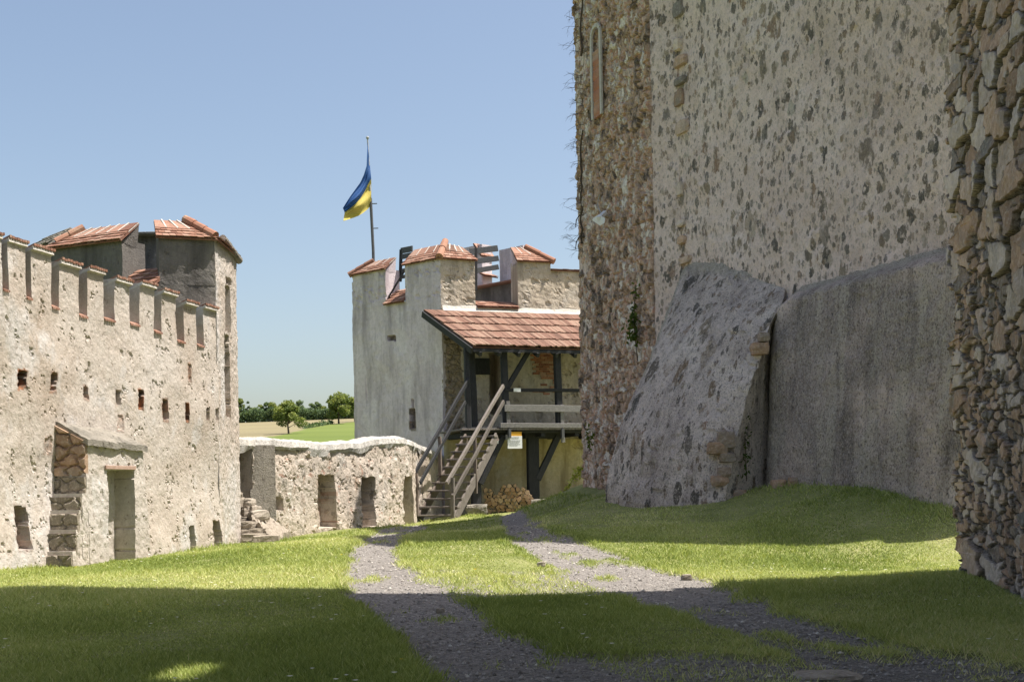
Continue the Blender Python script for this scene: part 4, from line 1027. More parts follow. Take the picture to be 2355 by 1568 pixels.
pbar('sill_beam', 1205, 1000, 1288, 1001, .2, .16, -.5)
pbar('post', 1224, 993, 1226, 1150, .38, .2, -.5)
pbar('brace', 1282, 1004, 1236, 1102, .2, .14, -.45)
pbar('post', 1094, 1086, 1095, 1164, .3, .2, -.2); pbar('brace', 1158, 1002, 1105, 1112, .16, .14, .0)
mb = MB()
for u in (1170, 1292): a = PF.hit(u, 1000, .16); MB().beam(PF.pt(a[0], a[1] + .2, .2), PF.pt(a[0], a[1] - .1, .2), .09, .12, side).build('post_bracket', M['steeldark'], po)
mb = MB()
for u, v in ((1166, 1004), (1294, 1010)): MB().beam(PF.P(u, v - 5, .17), PF.P(u + .6, v + 7, .17), .12, .06, side).build('post_end', M['woodrail'], po)
# dark shutter board beside the door
mb = MB(); a, b = T3.hit(1091, 861, .06), T3.hit(1126, 824, .06); mb.box((0, 0, 0), (1, 1, 1)) if False else mb.hexa([T3.pt(s, z, o) for z in (a[1], b[1]) for s, o in ((a[0], .06), (b[0], .06), (b[0], .02), (a[0], .02))]); mb.build('shutter_board', M['wooddark'], po)
# footing stones
fs = tag(MB().rock(at(1096, 1171, 37.2) + np.array([0, 0, .0]), (.62, .5, .3), 801, .2, 9, .6, .7).build('footing_stone', M['slab']), 'pale footing stone under the dark post left of the woodpile', 'stone')
fs = tag(MB().rock(at(1243, 1162, 37.6) + np.array([0, 0, -.03]), (.6, .6, .42), 802, .2, 9, .7, .7).build('footing_stone', M['slab']), 'pale footing stone under the thick dark post right of the woodpile', 'stone')

# ------------------------------------------------------------------ wooden staircase
ws = thing('wooden_staircase', at(1000, 1205, 34.6), 'open wooden staircase with grey handrails leading up to the porch landing', 'staircase')
xl = lambda i: 942 + 11.1 * i; xr = lambda i: 1040 + 9.6 * i; dd = lambda i: 34.4 + .235 * i; zz = lambda i: EYE - 1.08 + .229 * i
td = np.array([.93, -.37, 0])
def tl(i):
    p = at(xl(i), 1110, dd(i)); p[2] = zz(i); return p
def tr(i):
    p = tl(i); w = (xr(i) - xl(i)) / F * dd(i) / td[0] * .97; return p + td * w
rd_ = np.array([.37, .93, 0])
for i in range(12):
    mb = MB(); mb.beam(tl(i) + np.array([0, 0, -.025]), tr(i) + np.array([0, 0, -.025]), .26, .05, rd_, random.random(), 3, .003); mb.build('tread', M['woodgrey'], ws)
for k, (fn, dx, mt) in enumerate(((tl, .06, 'woodbrown'), (tr, -.06, 'woodgrey'))):
    a, b = fn(-.4), fn(11.6); mb = MB(); off = td * dx + np.array([0, 0, -.17]); mb.beam(a + off, b + off, .06, .3, td, .5, 6, .004)
    for i in range(12):
        c = fn(i) + td * dx; mb.hexa([c + rd_ * -.02 + td * -.03 + np.array([0, 0, -.2]), c + rd_ * .2 + td * -.03 + np.array([0, 0, -.05]), c + rd_ * .2 + td * .03 + np.array([0, 0, -.05]), c + rd_ * -.02 + td * .03 + np.array([0, 0, -.2]),
                                      c + rd_ * -.02 + td * -.03 + np.array([0, 0, -.05]), c + rd_ * .2 + td * -.03 + np.array([0, 0, -.045]), c + rd_ * .2 + td * .03 + np.array([0, 0, -.045]), c + rd_ * -.02 + td * .03 + np.array([0, 0, -.05])])
    mb.build('stringer', M[mt], ws)
def rail(name, u0, v0, d0, u1, v1, d1, w, h, mat='woodgrey'):
    mb = MB(); mb.beam(at(u0, v0, d0), at(u1, v1, d1), w, h, td, random.random(), 5, .006); return mb.build(name, M[mat], ws)
rail('handrail', 941, 1107, 34.2, 1078, 872, 37.2, .06, .13, 'wooddark'); rail('mid_rail', 966, 1110, 34.4, 1070, 924, 37.1, .05, .12, 'wooddark')  # left rails coloured dark to stand in for shade falling on them
rail('handrail', 1027, 1111, 33.8, 1157, 887, 36.8, .07, .12); rail('mid_rail', 1040, 1141, 33.9, 1158, 923, 36.8, .06, .12)
rail('newel_post', 956, 1088, 34.45, 958, 1186, 34.45, .12, .08, 'woodbrown'); rail('newel_post', 1010, 1003, 35.6, 1012, 1092, 35.6, .1, .08, 'woodbrown')
rail('newel_post', 1040, 1098, 33.95, 1041, 1190, 33.95, .11, .08); rail('newel_post', 1091, 1000, 35.4, 1094, 1134, 35.4, .09, .08, 'woodbrown')
rail('lower_wall_rail', 952, 1110, 34.35, 938, 1118, 34.2, .04, .1, 'woodbrown')

# signs
def board(name, P0, P1, v0, v1, off, mat, parent=None, th=.02, pl=PF):
    a, b = pl.hit(P0, v1, off), pl.hit(P1, v0, off); mb = MB()
    mb.hexa([pl.pt(s, z, o) for z in (a[1], b[1]) for s, o in ((a[0], off), (b[0], off), (b[0], off - th), (a[0], off - th))]); return mb.build(name, M[mat], parent)
nb = thing('notice_board', PF.P(1184, 1012, .2), 'white notice with amber top strip and small print hanging under the porch floor', 'sign')
board('panel', 1167.5, 1200, 1002, 1031, .20, 'paper', nb); board('header_strip', 1174, 1199, 992.5, 1002.5, .19, 'orange', nb)
mb = MB()
for k, (a, b) in enumerate([(1175, 1193), (1176, 1192), (1172, 1196), (1171, 1195), (1172, 1193), (1170, 1196), (1171, 1190)]):
    v = 1005.2 + k * 2.9 + (1.6 if k > 1 else 0); p, q = PF.hit(a, v, .203), PF.hit(b, v, .203)
    x = p[0]
    while x < q[0]:
        w = random.uniform(.02, .06); mb.hexa([PF.pt(s, p[1] + z, o) for z in (-.007, .007) for s, o in ((x, .204), (min(x + w, q[0]), .204), (min(x + w, q[0]), .2005), (x, .2005))]); x += w + .012
mb.build('printed_text', M['ink'], nb)
tag(board('rail_plate', 1181, 1197, 892.5, 900.5, .14, 'paper', None, .015), 'small blank white plate fixed to the dark porch handrail', 'plate')
sp = thing('stair_notice', at(1141, 1014, 36.75), 'small white notice with blue and red marks at the top end of the stair stringer', 'sign')
SP = Pl(at(1100, 1014, 36.7), at(1180, 1014, 36.7))
board('panel', 1136.5, 1145.5, 1008.5, 1020, .0, 'paper', sp, .02, SP); board('blue_mark', 1139, 1142.5, 1011, 1017, .004, 'blueink', sp, .003, SP); board('red_mark', 1143, 1144.5, 1009.5, 1012, .004, 'redink', sp, .003, SP)

# woodpile: every split log is a thing of its own
def logmesh(seed, r, ln):
    rr = random.Random(seed); kind = rr.choice([3, 4, 4, 5, 7]); a0 = rr.uniform(0, 6.28)
    ang = sorted(a0 + k * 2 * math.pi / kind + rr.uniform(-.3, .3) for k in range(kind)); ring = []
    for a in ang: ring.append((r * rr.uniform(.85, 1.15) * math.cos(a), r * rr.uniform(.7, 1.0) * math.sin(a)))
    V = [(x * s, y, z * s) for y, s in ((-ln / 2, .93), (-ln / 2 + .012, 1), (ln / 2, 1)) for x, z in ring]
    f = [[k, (k + 1) % kind, kind + (k + 1) % kind, kind + k] for k in range(kind)] + [[kind + k, kind + (k + 1) % kind, 2 * kind + (k + 1) % kind, 2 * kind + k] for k in range(kind)]
    mb = MB(); mb.add(V, [np.array(f), np.arange(kind)[::-1], np.arange(kind) + 2 * kind], np.r_[np.full(kind, rr.uniform(.6, 1)), np.full(kind, rr.uniform(.2, .45)), np.full(kind, .1)]); return mb
protos = [logmesh(k, .088, .4).build('split_log', M['log']) for k in range(9)]
wp0, wp1 = at(1112, 1176, 38.2), at(1229, 1176, 38.2); used = set(); cnt = 0
for row in range(8):
    z = EYE - .93 + .075 + row * .108; npr = 11 - (row > 5) * 2; 
    for k in range(npr):
        f = (k + .5 + (.5 if row % 2 else 0) + random.uniform(-.12, .12)) / (npr + .5)
        hgt = [1, .86, .68, .9, 1, 1, .95, .84, .86, .78, .66][min(10, int(f * 11))] * 8
        if row > hgt - .6 or f > 1: continue
        p = cnt % 9; o = protos[p] if p not in used else protos[p].copy()
        if p in used: C.objects.link(o)
        used.add(p); c = wp0 + (wp1 - wp0) * f
        o.location = (c[0], 38.2 + random.uniform(-.05, .05), z + random.uniform(-.012, .012)); o.rotation_euler = (0, random.uniform(0, 6.28), random.uniform(-.08, .08)); o.scale = [random.uniform(.82, 1.2)] * 3
        tag(o, 'split firewood log stacked in the woodpile under the porch', 'firewood', 'split logs in the woodpile'); cnt += 1

# ------------------------------------------------------------------ keep
A0, A1, B1 = at(1342, 1100, 30.7), at(1510, 900, 26.8), at(1572, 900, 26.2)
KA, KB = Pl(A0, A1), Pl(A1, B1)
C1 = at(2388, 900, 17.35); KC = Pl(B1, C1)
kp = thing('keep', (*B1[:2], 0), 'huge rubble-built castle keep filling the right side, brown stonework at its left edge', 'castle keep')
kz = lambda s: 12.45 + EYE
def ka_w(S, Z): return worley(S, Z, .26, .22, 140, .75)
def ka_depth(S, Z):
    e, r, r2 = ka_w(S, Z)
    return .06 * fbm(p3(S * .6, Z * .5, 0), 3, 141) + (.03 + .075 * r) * sst(0, .03, e) + .035 * fbm(p3(S * 7, Z * 6, 0), 4, 142, .65) - .03
def ka_tint(S, Z):
    e, r, r2 = ka_w(S, Z); dk = sst(0, .025, e)
    n = .5 + .9 * fbm(p3(S * 1.1, Z * .5, 3), 4, 143, .6)
    f = fbm(p3(S * 9, Z * 5, 2), 4, 144, .7)
    return np.clip((.0 + .85 * r2 + .3 * (n - .5) + .75 * f) * (.45 + .55 * dk) + .12, 0, 1)
mb = MB(); panel(mb, KA, 0, KA.len, -.5, kz(0), .035, ka_depth, .8, ka_tint); mb.build('brown_wall', M['brown'], kp)
mb = MB(); panel(mb, KB, 0, KB.len, -.5, kz(0), .05, rough(.03, 2, 145, .015, 10), .8); mb.build('keep_wall', M['keep'], kp)
def kc_depth(S, Z):
    e, r, r2 = worley(S, Z, .42, .4, 147, .4)
    return .07 * fbm(p3(S * .5, Z * .5, 0), 3, 146) + .02 * fbm(p3(S * 5, Z * 5, 0), 3, 148) + .035 * (r2 > .8) * sst(.02, .08, e) * (r - .2)
mb = MB(); panel(mb, KC, 0, KC.len, -.5, lambda s: 12.45 + EYE + 8.0 * min(1, s / (KC.len * .75)), .055, kc_depth, .8); mb.build('keep_wall', M['keep'], kp)
mb = MB(); ka2 = A0 + np.array([3.4, 1.2, 0]); kc2 = C1 + np.array([4.0, 3.2, 0]); kc3 = C1 + np.array([2.4, .1, 0])
for p, q, zt in ((C1, kc3, 20), (kc3, kc2, 20), (kc2, ka2, 14), (ka2, A0, 14)):
    pl_ = Pl(p, q); panel(mb, pl_, 0, pl_.len, -.5, zt, .5, rough(.04, 1, 149), .7)
mb.build('keep_wall', M['keep'], kp)
# corner stones
mb = MB(); random.seed(5); z = 4.4
while z < 13.5:
    h = random.uniform(.16, .42)
    if random.random() < .72:
        w = random.uniform(.22, .5); P = KC.pt(w / 2 - .06, z + h / 2, .0); MB().rock(P, (w * .9, .16, h * .86), int(z * 50), .2, 8, random.random(), .62, math.atan2(KC.d[1], KC.d[0])).build('corner_stone', M['rubble'], kp)
    z += h + random.uniform(.02, .3)
# bricked-up slit window high on the brown wall
WS = [KA.hit(1367, 280), KA.hit(1391, 48)]
mb = MB(); wsd = (WS[1][0] - WS[0][0]); zc = WS[1][1]
def bw_att(S, Z): return 0
panel(mb, KA.shift(.09), WS[0][0] + wsd * .25, WS[1][0] - wsd * .25, WS[0][1], zc - .6, .05, lambda S, Z: .015 * (np.mod(Z, .085) < .065) + .01 * fbm(p3(S * 9, Z * 9, 1), 2, 3), .12, lambda S, Z: np.where(Z > WS[0][1] + (zc - WS[0][1]) * .62, .95, .5 + .7 * fbm(p3(S, Z * 3, 1), 2, 4)))
wn = mb.build('bricked_window', M['brick'], kp)
mb = MB(); L_ = [KA.pt(WS[0][0] + wsd * .14, WS[0][1] - .1, .1)]; 
arc = [(0.14, .86), (.16, .93), (.3, .985), (.5, 1.0), (.7, .985), (.84, .93), (.86, .86)]
path = [KA.pt(WS[0][0] + wsd * .14, WS[0][1], .09)] + [KA.pt(WS[0][0] + wsd * a, WS[0][1] + (zc - WS[0][1]) * b, .09) for a, b in arc] + [KA.pt(WS[0][0] + wsd * .86, WS[0][1], .09)]
for a, b in zip(path[:-1], path[1:]): mb.beam(a, b, wsd * .13, .06, np.array([*KA.d, 0]) if abs(b[2] - a[2]) > .3 else (0, 0, 1))
mb.build('window_surround', M['mortar'], wn)

# sloped buttress at the keep's corner
rows = [  # left u,v,d | mid u,v,d | right u,v,d
    ((1576, 600, 26.4), (1660, 575, 25.2), (1815, 625, 23.2)),
    ((1552, 668, 25.7), (1640, 660, 24.5), (1800, 690, 22.6)),
    ((1524, 745, 25.3), (1610, 740, 24.0), (1768, 750, 22.3)),
    ((1496, 822, 25.0), (1590, 820, 23.6), (1748, 830, 22.15)),
    ((1460, 900, 24.8), (1565, 905, 23.3), (1722, 905, 22.05)),
    ((1424, 990, 24.6), (1545, 1005, 22.95), (1692, 1000, 21.95)),
    ((1407, 1060, 24.55), (1535, 1075, 22.85), (1680, 1070, 21.9)),
    ((1392, 1130, 24.5), (1525, 1150, 22.8), (1664, 1148, 21.85)),
    ((1388, 1190, 24.45), (1522, 1215, 22.75), (1660, 1212, 21.8))]
ctl = np.array([[at(*c) for c in r] for r in rows])
def bez(ctl, nu, nv):
    v = np.linspace(0, len(ctl) - 1, nv); out = np.zeros((nv, nu, 3)); u = np.linspace(0, 1, nu)
    x = np.arange(len(ctl))
    for ax in range(3):
        c = np.stack([np.interp(v, x, ctl[:, k, ax]) for k in range(3)], -1)
        ker = np.ones(9) / 9
        for k in range(3): c[:, k] = np.convolve(np.pad(c[:, k], 4, mode='reflect', reflect_type='odd'), ker, 'valid')
        q = c[:, 1] * 2 - (c[:, 0] + c[:, 2]) / 2
        out[..., ax] = c[:, :1] * (1 - u) ** 2 + 2 * q[:, None] * (u * (1 - u)) + c[:, 2:] * u ** 2
    return out
Bg = bez(ctl, 90, 150)
nrm = np.array([-.75, -.6, .3]); nz_ = .06 * fbm(Bg * 1.6, 4, 151) + .03 * fbm(Bg * 8, 4, 152, .65)
e, r, r2 = worley(np.repeat(np.linspace(0, 3.2, 90)[None], 150, 0), np.repeat(np.linspace(0, 5, 150)[:, None], 90, 1), .33, .28, 153, .4)
nz_ += np.where(r2 > .86, .04 * sst(.02, .06, e), 0)
Bg = Bg + nz_[..., None] * nrm
bm = np.maximum(sst(.16, .0, np.linspace(0, 1, 150))[:, None] + np.zeros((150, 90)), .8 * sst(.10, 0, np.linspace(0, 1, 90))[None] * sst(.75, .3, np.linspace(0, 1, 150))[:, None])
mb = MB(); mb.grid(Bg, .5, bm)
# its right end face runs back to the wall, its left flank runs back along the brown wall
endb = Bg[:, -1].copy(); depthb = np.linspace(.05, 1.0, 150)[:, None]
eu = [1815, 1803, 1778, 1768, 1766, 1765, 1765, 1765, 1765]; ev = [630, 690, 750, 830, 905, 1000, 1070, 1148, 1212]
Er = np.array([at(u, v, 22.85) for u, v in zip(eu, ev)]); vi = np.linspace(0, 8, 150); Er = np.stack([np.interp(vi, np.arange(9), Er[:, k]) for k in range(3)], -1)
E1_ = np.stack([Bg[:, -1] * (1 - k) + Er * k + (.06 * fbm(Bg[:, -1] * 3 + k * 4, 4, 154)[:, None] * (k > 0)) * nrm for k in np.linspace(0, 1, 16)], 1)
mb.grid(E1_)
F1_ = np.stack([Bg[:, 0] + np.array([1.1, 1.3, 0]) * k * np.linspace(.1, 1.3, 150)[:, None] for k in np.linspace(0, 1, 6)], 1)
mb.grid(F1_, flip=True)
mb.build('sloped_buttress', M['buttress'], kp, False)
mb = MB(); random.seed(8)
for k, (u, v, w, h) in enumerate([(1755, 776, .2, .17), (1746, 802, .3, .22), (1668, 1010, .3, .3), (1650, 1030, .35, .22), (1672, 1052, .3, .16), (1664, 1085, .22, .18), (1655, 1105, .3, .2)]):
    MB().rock(at(u, v, 22.2 if v < 900 else 22.0), (w, .25, h), 820 + k, .22, 8, .05 + .2 * random.random(), .55).build('exposed_stone', M['rubble'], kp)
# battered dark plinth
pt_ = hits(KC, [(1748, 800), (1764, 725), (1785, 682), (1815, 656), (1900, 632), (2050, 590), (2210, 549), (2330, 520)], .3)
def pz(s): return float(np.interp(s, pt_[:, 0], pt_[:, 1]))
def pl_depth(S, Z):
    t = np.interp(S, pt_[:, 0], pt_[:, 1]) - Z
    D = .34 * sst(-.02, .3, t) + .09 * t + .05 * fbm(p3(S * 1.2, Z * 1.0, 0), 4, 156) + .02 * fbm(p3(S * 9, Z * 9, 0), 3, 157)
    return D - .3 * sst(.7, 0, S - pt_[0, 0])
mb = MB(); panel(mb, KC.shift(.02), pt_[0, 0] - .05, KC.len - .02, -.5, pz, .035, pl_depth, .1, None, lambda S, Z: sst(.34, .0, np.interp(S, pt_[:, 0], pt_[:, 1]) - Z) * .75 + .8 * sst(1.2, .2, S - pt_[0, 0]) * sst(.8, 2.6, Z)); mb.build('battered_plinth', M['plinth'], kp)
mb = MB()
for k, (u, v, w) in enumerate([(1832, 1108, .3), (1870, 1098, .22), (1905, 1108, .35), (1790, 1112, .25), (1935, 1112, .2), (1700, 1135, .25)]):
    p = at(u, v, 21.6 - (u - 1830) * .004); MB().rock(p, (w, w * .8, w * .6), 840 + k, .2, 6, .1 + .4 * random.random(), .6).build('footing_rubble', M['rubble'], kp)

# floodlight on the keep
ld = KA.hit(1375, 505)[0]; lp = lambda u, v, o=.55: KA.P(u, v, o)
fld = thing('floodlight', KA.P(1384, 495, .3), 'white floodlight on an arm fixed to the brown keep wall', 'floodlight')
mb = MB(); mb.beam(lp(1391, 489, .25), lp(1377, 503, .5), .09, .1); mb.build('arm', M['lampwhite'], fld)
mb = MB(); a, b, c_, d_ = lp(1361.5, 505, .5), lp(1367, 500, .75), lp(1383, 507, .75), lp(1379, 519, .5)
hb = np.array([.08, -.3, 0]); mb.hexa([lp(1360.5, 506.5, .45), lp(1379.5, 519.5, .45), lp(1379.5, 519.5, .45) + hb, lp(1360.5, 506.5, .45) + hb, lp(1368, 499, .45), lp(1383, 507, .45), lp(1383, 507, .45) + hb * .8, lp(1368, 499, .45) + hb * .8]); mb.build('housing', M['lampwhite'], fld)
mb = MB(); mb.tube([lp(*q, .2) for q in ((1384, 499), (1382, 490), (1376, 480), (1374, 470), (1375, 460), (1379, 448))], .014, 5); mb.build('cable', M['metal'], fld)
# creepers
def leaves(mb, pts, n, size, spread, tint=(0, 1)):
    pts = np.array(pts, float)
    for _ in range(n):
        k = random.randrange(len(pts) - 1); f = random.random(); c = pts[k] * (1 - f) + pts[k + 1] * f + rng.normal(0, 1, 3) * spread
        a = rng.normal(0, 1, 3); a /= np.linalg.norm(a); b = np.cross(a, rng.normal(0, 1, 3)); b /= np.linalg.norm(b); s = size * random.uniform(.6, 1.3)
        mb.add([c - a * s, c + b * s * .6, c + a * s, c - b * s * .6], [np.array([[0, 1, 2, 3]])], random.uniform(*tint))
iv = thing('climbing_ivy', KA.P(1456, 790, .1), 'green strand of ivy climbing the brown keep wall', 'ivy')
mb = MB(); leaves(mb, [KA.P(u, v, .16) for u, v in ((1461, 655), (1459, 700), (1457, 740))], 60, .06, .045); leaves(mb, [KA.P(u, v, .16) for u, v in ((1452, 735), (1457, 760), (1462, 785))], 90, .06, .08, (0, .6)); mb.build('leaves', M['ivy'], iv)
mb = MB(); mb.tube([KA.P(u, v, .13) for u, v in ((1466, 830), (1460, 780), (1457, 740), (1461, 655))], .012, 5); mb.build('stem', M['bark'], iv)
iv = thing('climbing_ivy', at(1712, 1105, 22.3), 'thin ivy hanging in the dark crease between buttress and plinth', 'ivy')
mb = MB(); leaves(mb, [at(u, v, d) for u, v, d in ((1709, 930, 22.2), (1712, 980, 22.2), (1714, 1040, 22.1), (1716, 1095, 22.0))], 150, .035, .05, (0, .5)); mb.build('leaves', M['ivy'], iv)
mb = MB(); mb.tube([at(u, v, d) for u, v, d in ((1709, 930, 22.25), (1714, 1040, 22.15), (1716, 1105, 22.05))], .01, 5); mb.build('stem', M['bark'], iv)
iv = thing('climbing_ivy', KA.P(1353, 1010, .1), 'mossy yellow-green ivy patch low on the left edge of the brown wall', 'ivy')
mb = MB(); leaves(mb, [KA.P(u, v, .2) for u, v in ((1353, 985), (1355, 1010), (1356, 1028))], 60, .05, .07, (.4, 1)); mb.build('leaves', M['ivy'], iv)
# dead creeper twigs standing off the keep's left edge
dc = thing('dead_creeper', KA.pt(0, 5.0, 0), 'leafless dead creeper with wiry twigs along the left edge of the keep', 'creeper')
random.seed(21); mb = MB(); mb2 = MB()
def twig(mb, p, d, ln, r, depth=0):
    pts = [np.array(p)]; d = np.array(d, float)
    for k in range(6):
        d = d + rng.normal(0, .18, 3) + np.array([-.02, 0, -.05]); d /= np.linalg.norm(d); pts.append(pts[-1] + d * ln / 6)
    mb.tube(pts, np.linspace(r, r * .4, 7), 4)
    if depth < 2:
        for q in (2, 3, 4):
            if random.random() < .7: twig(mb, pts[q], d + rng.normal(0, .5, 3), ln * .5, r * .6, depth + 1)
zv = 545
for v in range(-20, 600, 26):
    if v in (160, 340, 440): continue
    p = KA.P(1342, v, .02); 
    for _ in range(random.choice((1, 2, 2))): twig(mb, p + np.array([0, 0, random.uniform(-.15, .15)]), (-1, -.1, random.uniform(-.3, .5)), random.uniform(.25, .62), .0065)
for v0, v1 in ((-20, 130), (300, 430), (430, 560)):
    pts = [KA.P(1341 + random.uniform(-5, 1), v, .06) + np.array([-.02, 0, 0]) for v in np.linspace(v0, v1, 9)]; mb2.tube(pts, np.linspace(.02, .03, 9), 5)
for u, v in ((1328, 575), (1326, 525)):
    p = KA.P(1343, v - 30, .03); mb2.tube([p, p + np.array([-.12, 0, .0]), p + np.array([-.2, 0, -.12]), p + np.array([-.22, 0, -.3])], [.02, .02, .016, .01], 5)
mb.build('twigs', M['bark'], dc); mb2.build('stem', M['bark'], dc)
# yellow-green sprig on the bank
sg = thing('trailing_plant', at(1280, 1152, 31.9), 'bright yellow-green trailing plant running up the bank beside the keep', 'plant')
path = [at(u, v, d) for u, v, d in ((1268, 1155, 31.8), (1285, 1142, 31.7), (1300, 1128, 31.6), (1312, 1110, 31.5), (1322, 1095, 31.4), (1332, 1082, 31.3), (1340, 1072, 31.2))]
mb = MB(); leaves(mb, path, 170, .045, .035); leaves(mb, path[:2], 60, .05, .06); leaves(mb, path[-3:], 60, .05, .06); mb.build('leaves', M['sprig'], sg)
mb = MB(); mb.tube(path, .01, 5); mb.build('stem', M['sprig'], sg)

# ------------------------------------------------------------------ rubble wall end close on the right
g0 = at(2222, 1325, 11.7); g1 = at(2354, 1366, 10.0); GW = Pl(g0, g1)
gw = thing('rubble_wall', (*GW.p, 0), 'tall rough rubble wall of brown stones standing close at the right edge', 'stone wall')
def gw_w(S, Z): return worley(S, Z, .44, .21, 160, .5)
def gw_w2(S, Z): return worley(S, Z, .2, .10, 164, .5)
def gw_sel(S, Z): return sst(-.06, .06, fbm(p3(S * 1.4, Z * 1.6, 4), 3, 161) + .1)
def gw_depth(S, Z):
    e, r, r2 = gw_w(S, Z); f, q, q2 = gw_w2(S, Z); k = gw_sel(S, Z)
    a = (.02 + .075 * r) * sst(.008, .026, e) + .02 * (r2 - .5) * S * 0; b = (.01 + .042 * q) * sst(.005, .018, f)
    tilt = .035 * fbm(p3(S * 2.5 + r * 9, Z * 3, r2 * 5), 2, 162)
    return a * k + b * (1 - k) + tilt + .014 * fbm(p3(S * 11, Z * 6, 1), 4, 163, .6) + .007 * fbm(p3(S * 34, Z * 26, 1), 3, 168) + .05 * fbm(p3(S * .6, Z * .5, 9), 2, 165)
def gw_tint(S, Z):
    e, r, r2 = gw_w(S, Z); f, q, q2 = gw_w2(S, Z); k = gw_sel(S, Z)
    return np.clip((k > .5) * r2 + (k <= .5) * q2 + .12 * fbm(p3(S * 5, Z * 1.6, r * 6), 3, 166), 0, 1)
def gw_att(S, Z):
    e, r, r2 = gw_w(S, Z); f, q, q2 = gw_w2(S, Z); k = gw_sel(S, Z)
    return np.where(k > .5, sst(.036, .012, e), sst(.026, .008, f))
def gw_jag(S, Z):
    zz_ = Z[0] if Z.ndim > 1 else Z
    e, r, r2 = worley(np.zeros_like(Z), Z, .5, .24, 170, .3)
    off = .22 * (r - .5) * 2 * .8 + .05 * fbm(p3(0 * Z, Z * 4, 0), 3, 171)
    lean = -.035 * np.maximum(Z, 0) * 0
    return S - sst(.7, 0, S) * (off + .12)
mb = MB(); panel(mb, GW, 0, 3.4, -.4, 6.2, .011, gw_depth, 1.1, gw_tint, gw_att, gw_jag); mb.build('rubble_face', M['rubble'], gw)
mb = MB(); panel(mb, GW, 3.39, 9.6, -.4, 6.2, .06, gw_depth, 1.1, gw_tint, gw_att); mb.build('rubble_face', M['rubble'], gw)
# it carries on upward; one window high up lets a patch of sun through
wy0, wy1, wz0, wz1 = 5.0, 5.75, 12.2, 13.9
LITX, LITY = ground_hit(385, 1553)
tpar = (GW.pt(4, 0)[0] - LITX) / sun_dir.x; wyc = LITY + sun_dir.y * tpar; wzc = sun_dir.z * tpar
sw = (GW.p[1] - wyc) / abs(GW.d[1])
mb = MB()
for a, b, c, d in ((-.1, sw - .22, 6.18, 23), (sw + .22, 9.6, 6.18, 23), (sw - .23, sw + .23, 6.18, wzc - .75), (sw - .23, sw + .23, wzc + .75, 23)):
    if b > a: panel(mb, GW, a, b, c, d, .3, rough(.05, 1.2, 172), .45)
mb.build('upper_wall', M['rubble'], gw)
# added outside the frame to darken the foreground: arched roof overhead, wall opposite
mb = MB(); aa = np.linspace(0, math.pi, 25); vx = lambda r, a: -.7 - r * np.cos(a)
ring = [np.stack([vx(5.0 + o, aa), np.full(25, yy), 3.4 + (2.2 + o) * np.sin(aa)], -1) for yy, o in ((.6, 0), (5.8, 0), (5.8, .6), (.6, .6), (.6, 0))]
mb.grid(np.stack(ring)); mb.build('added_shade_vault', M['rubble'], gw)
mb = MB(); mb.box((-6.3, .6, -.4), (-5.65, 5.8, 3.45)); mb.build('added_shade_wall', M['rubble'], gw)

# ------------------------------------------------------------------ trees on the far slope
def tree(name, u, vb, vt, w_px, d, label, mat='leaf', group=None, n=1500, trunk=.2, shape=1.0, seed=0, lf=.28):
    rr = np.random.default_rng(seed); base = at(u, vb, d); base[2] = float(terr(np.array(base[0]), np.array(base[1]))) - .2
    H = (vb - vt) * d / F; Wd = w_px * d / F; t = thing(name, base, label, 'tree', group)
    random.seed(seed); mb = MB()
    top = base + np.array([rr.normal(0, .2), 0, H * .8]); mb.tube([base, base + (top - base) * .35 + np.array([rr.normal(0, .15), 0, 0]), top], [H * .035, H * .025, H * .008], 6)
    for k in range(6):
        a = rr.uniform(0, 6.28); p = base + (top - base) * rr.uniform(.28, .6); mb.tube([p, p + np.array([math.cos(a) * Wd * .2, math.sin(a) * Wd * .2, H * .12]), p + np.array([math.cos(a) * Wd * .36, math.sin(a) * Wd * .36, H * .2])], [H * .014, H * .009, H * .004], 5)
    mb.build('trunk', M['bark'], t)
    nb_ = 17; cl = []
    for k in range(nb_):
        z = rr.uniform(trunk + .1, .96); prof = math.sin(min(1, (z - trunk) / (1 - trunk) * .82 + .2) * math.pi) ** .6 * shape
        a = rr.uniform(0, 6.28); rad = Wd * .36 * prof * rr.uniform(.2, 1.0) ** .5; cl.append((base + np.array([math.cos(a) * rad, math.sin(a) * rad, z * H]), Wd * rr.uniform(.13, .21), rr.uniform(-.2, .2)))
    c = rr.integers(0, nb_, n); dirs = rr.normal(0, 1, (n, 3)); dirs /= np.linalg.norm(dirs, axis=1)[:, None]
    cen = np.array([cl[i][0] for i in c]); rad = np.array([cl[i][1] for i in c]); tt = np.array([cl[i][2] for i in c])
    P = cen + dirs * (rad * rr.uniform(.55, 1.08, n))[:, None] * np.array([1, 1, .8])
    a = rr.normal(0, 1, (n, 3)); a /= np.linalg.norm(a, axis=1)[:, None]; b = np.cross(a, rr.normal(0, 1, (n, 3))); b /= np.linalg.norm(b, axis=1)[:, None]
    s = (lf * rr.uniform(.6, 1.3, n))[:, None] * d / 320
    V = np.stack([P - a * s, P + b * s * .75, P + a * s, P - b * s * .75], 1).reshape(-1, 3)
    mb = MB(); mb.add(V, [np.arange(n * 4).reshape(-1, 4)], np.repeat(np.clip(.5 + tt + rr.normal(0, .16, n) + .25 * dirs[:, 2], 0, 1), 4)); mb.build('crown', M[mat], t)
    return t
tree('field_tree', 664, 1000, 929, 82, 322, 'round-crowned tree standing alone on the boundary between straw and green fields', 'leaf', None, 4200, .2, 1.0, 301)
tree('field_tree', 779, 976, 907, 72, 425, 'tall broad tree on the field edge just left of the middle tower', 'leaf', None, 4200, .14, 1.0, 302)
tree('field_tree', 816, 972, 911, 46, 445, 'tree half hidden behind the middle tower wall', 'leaf', None, 2600, .14, 1.0, 303)
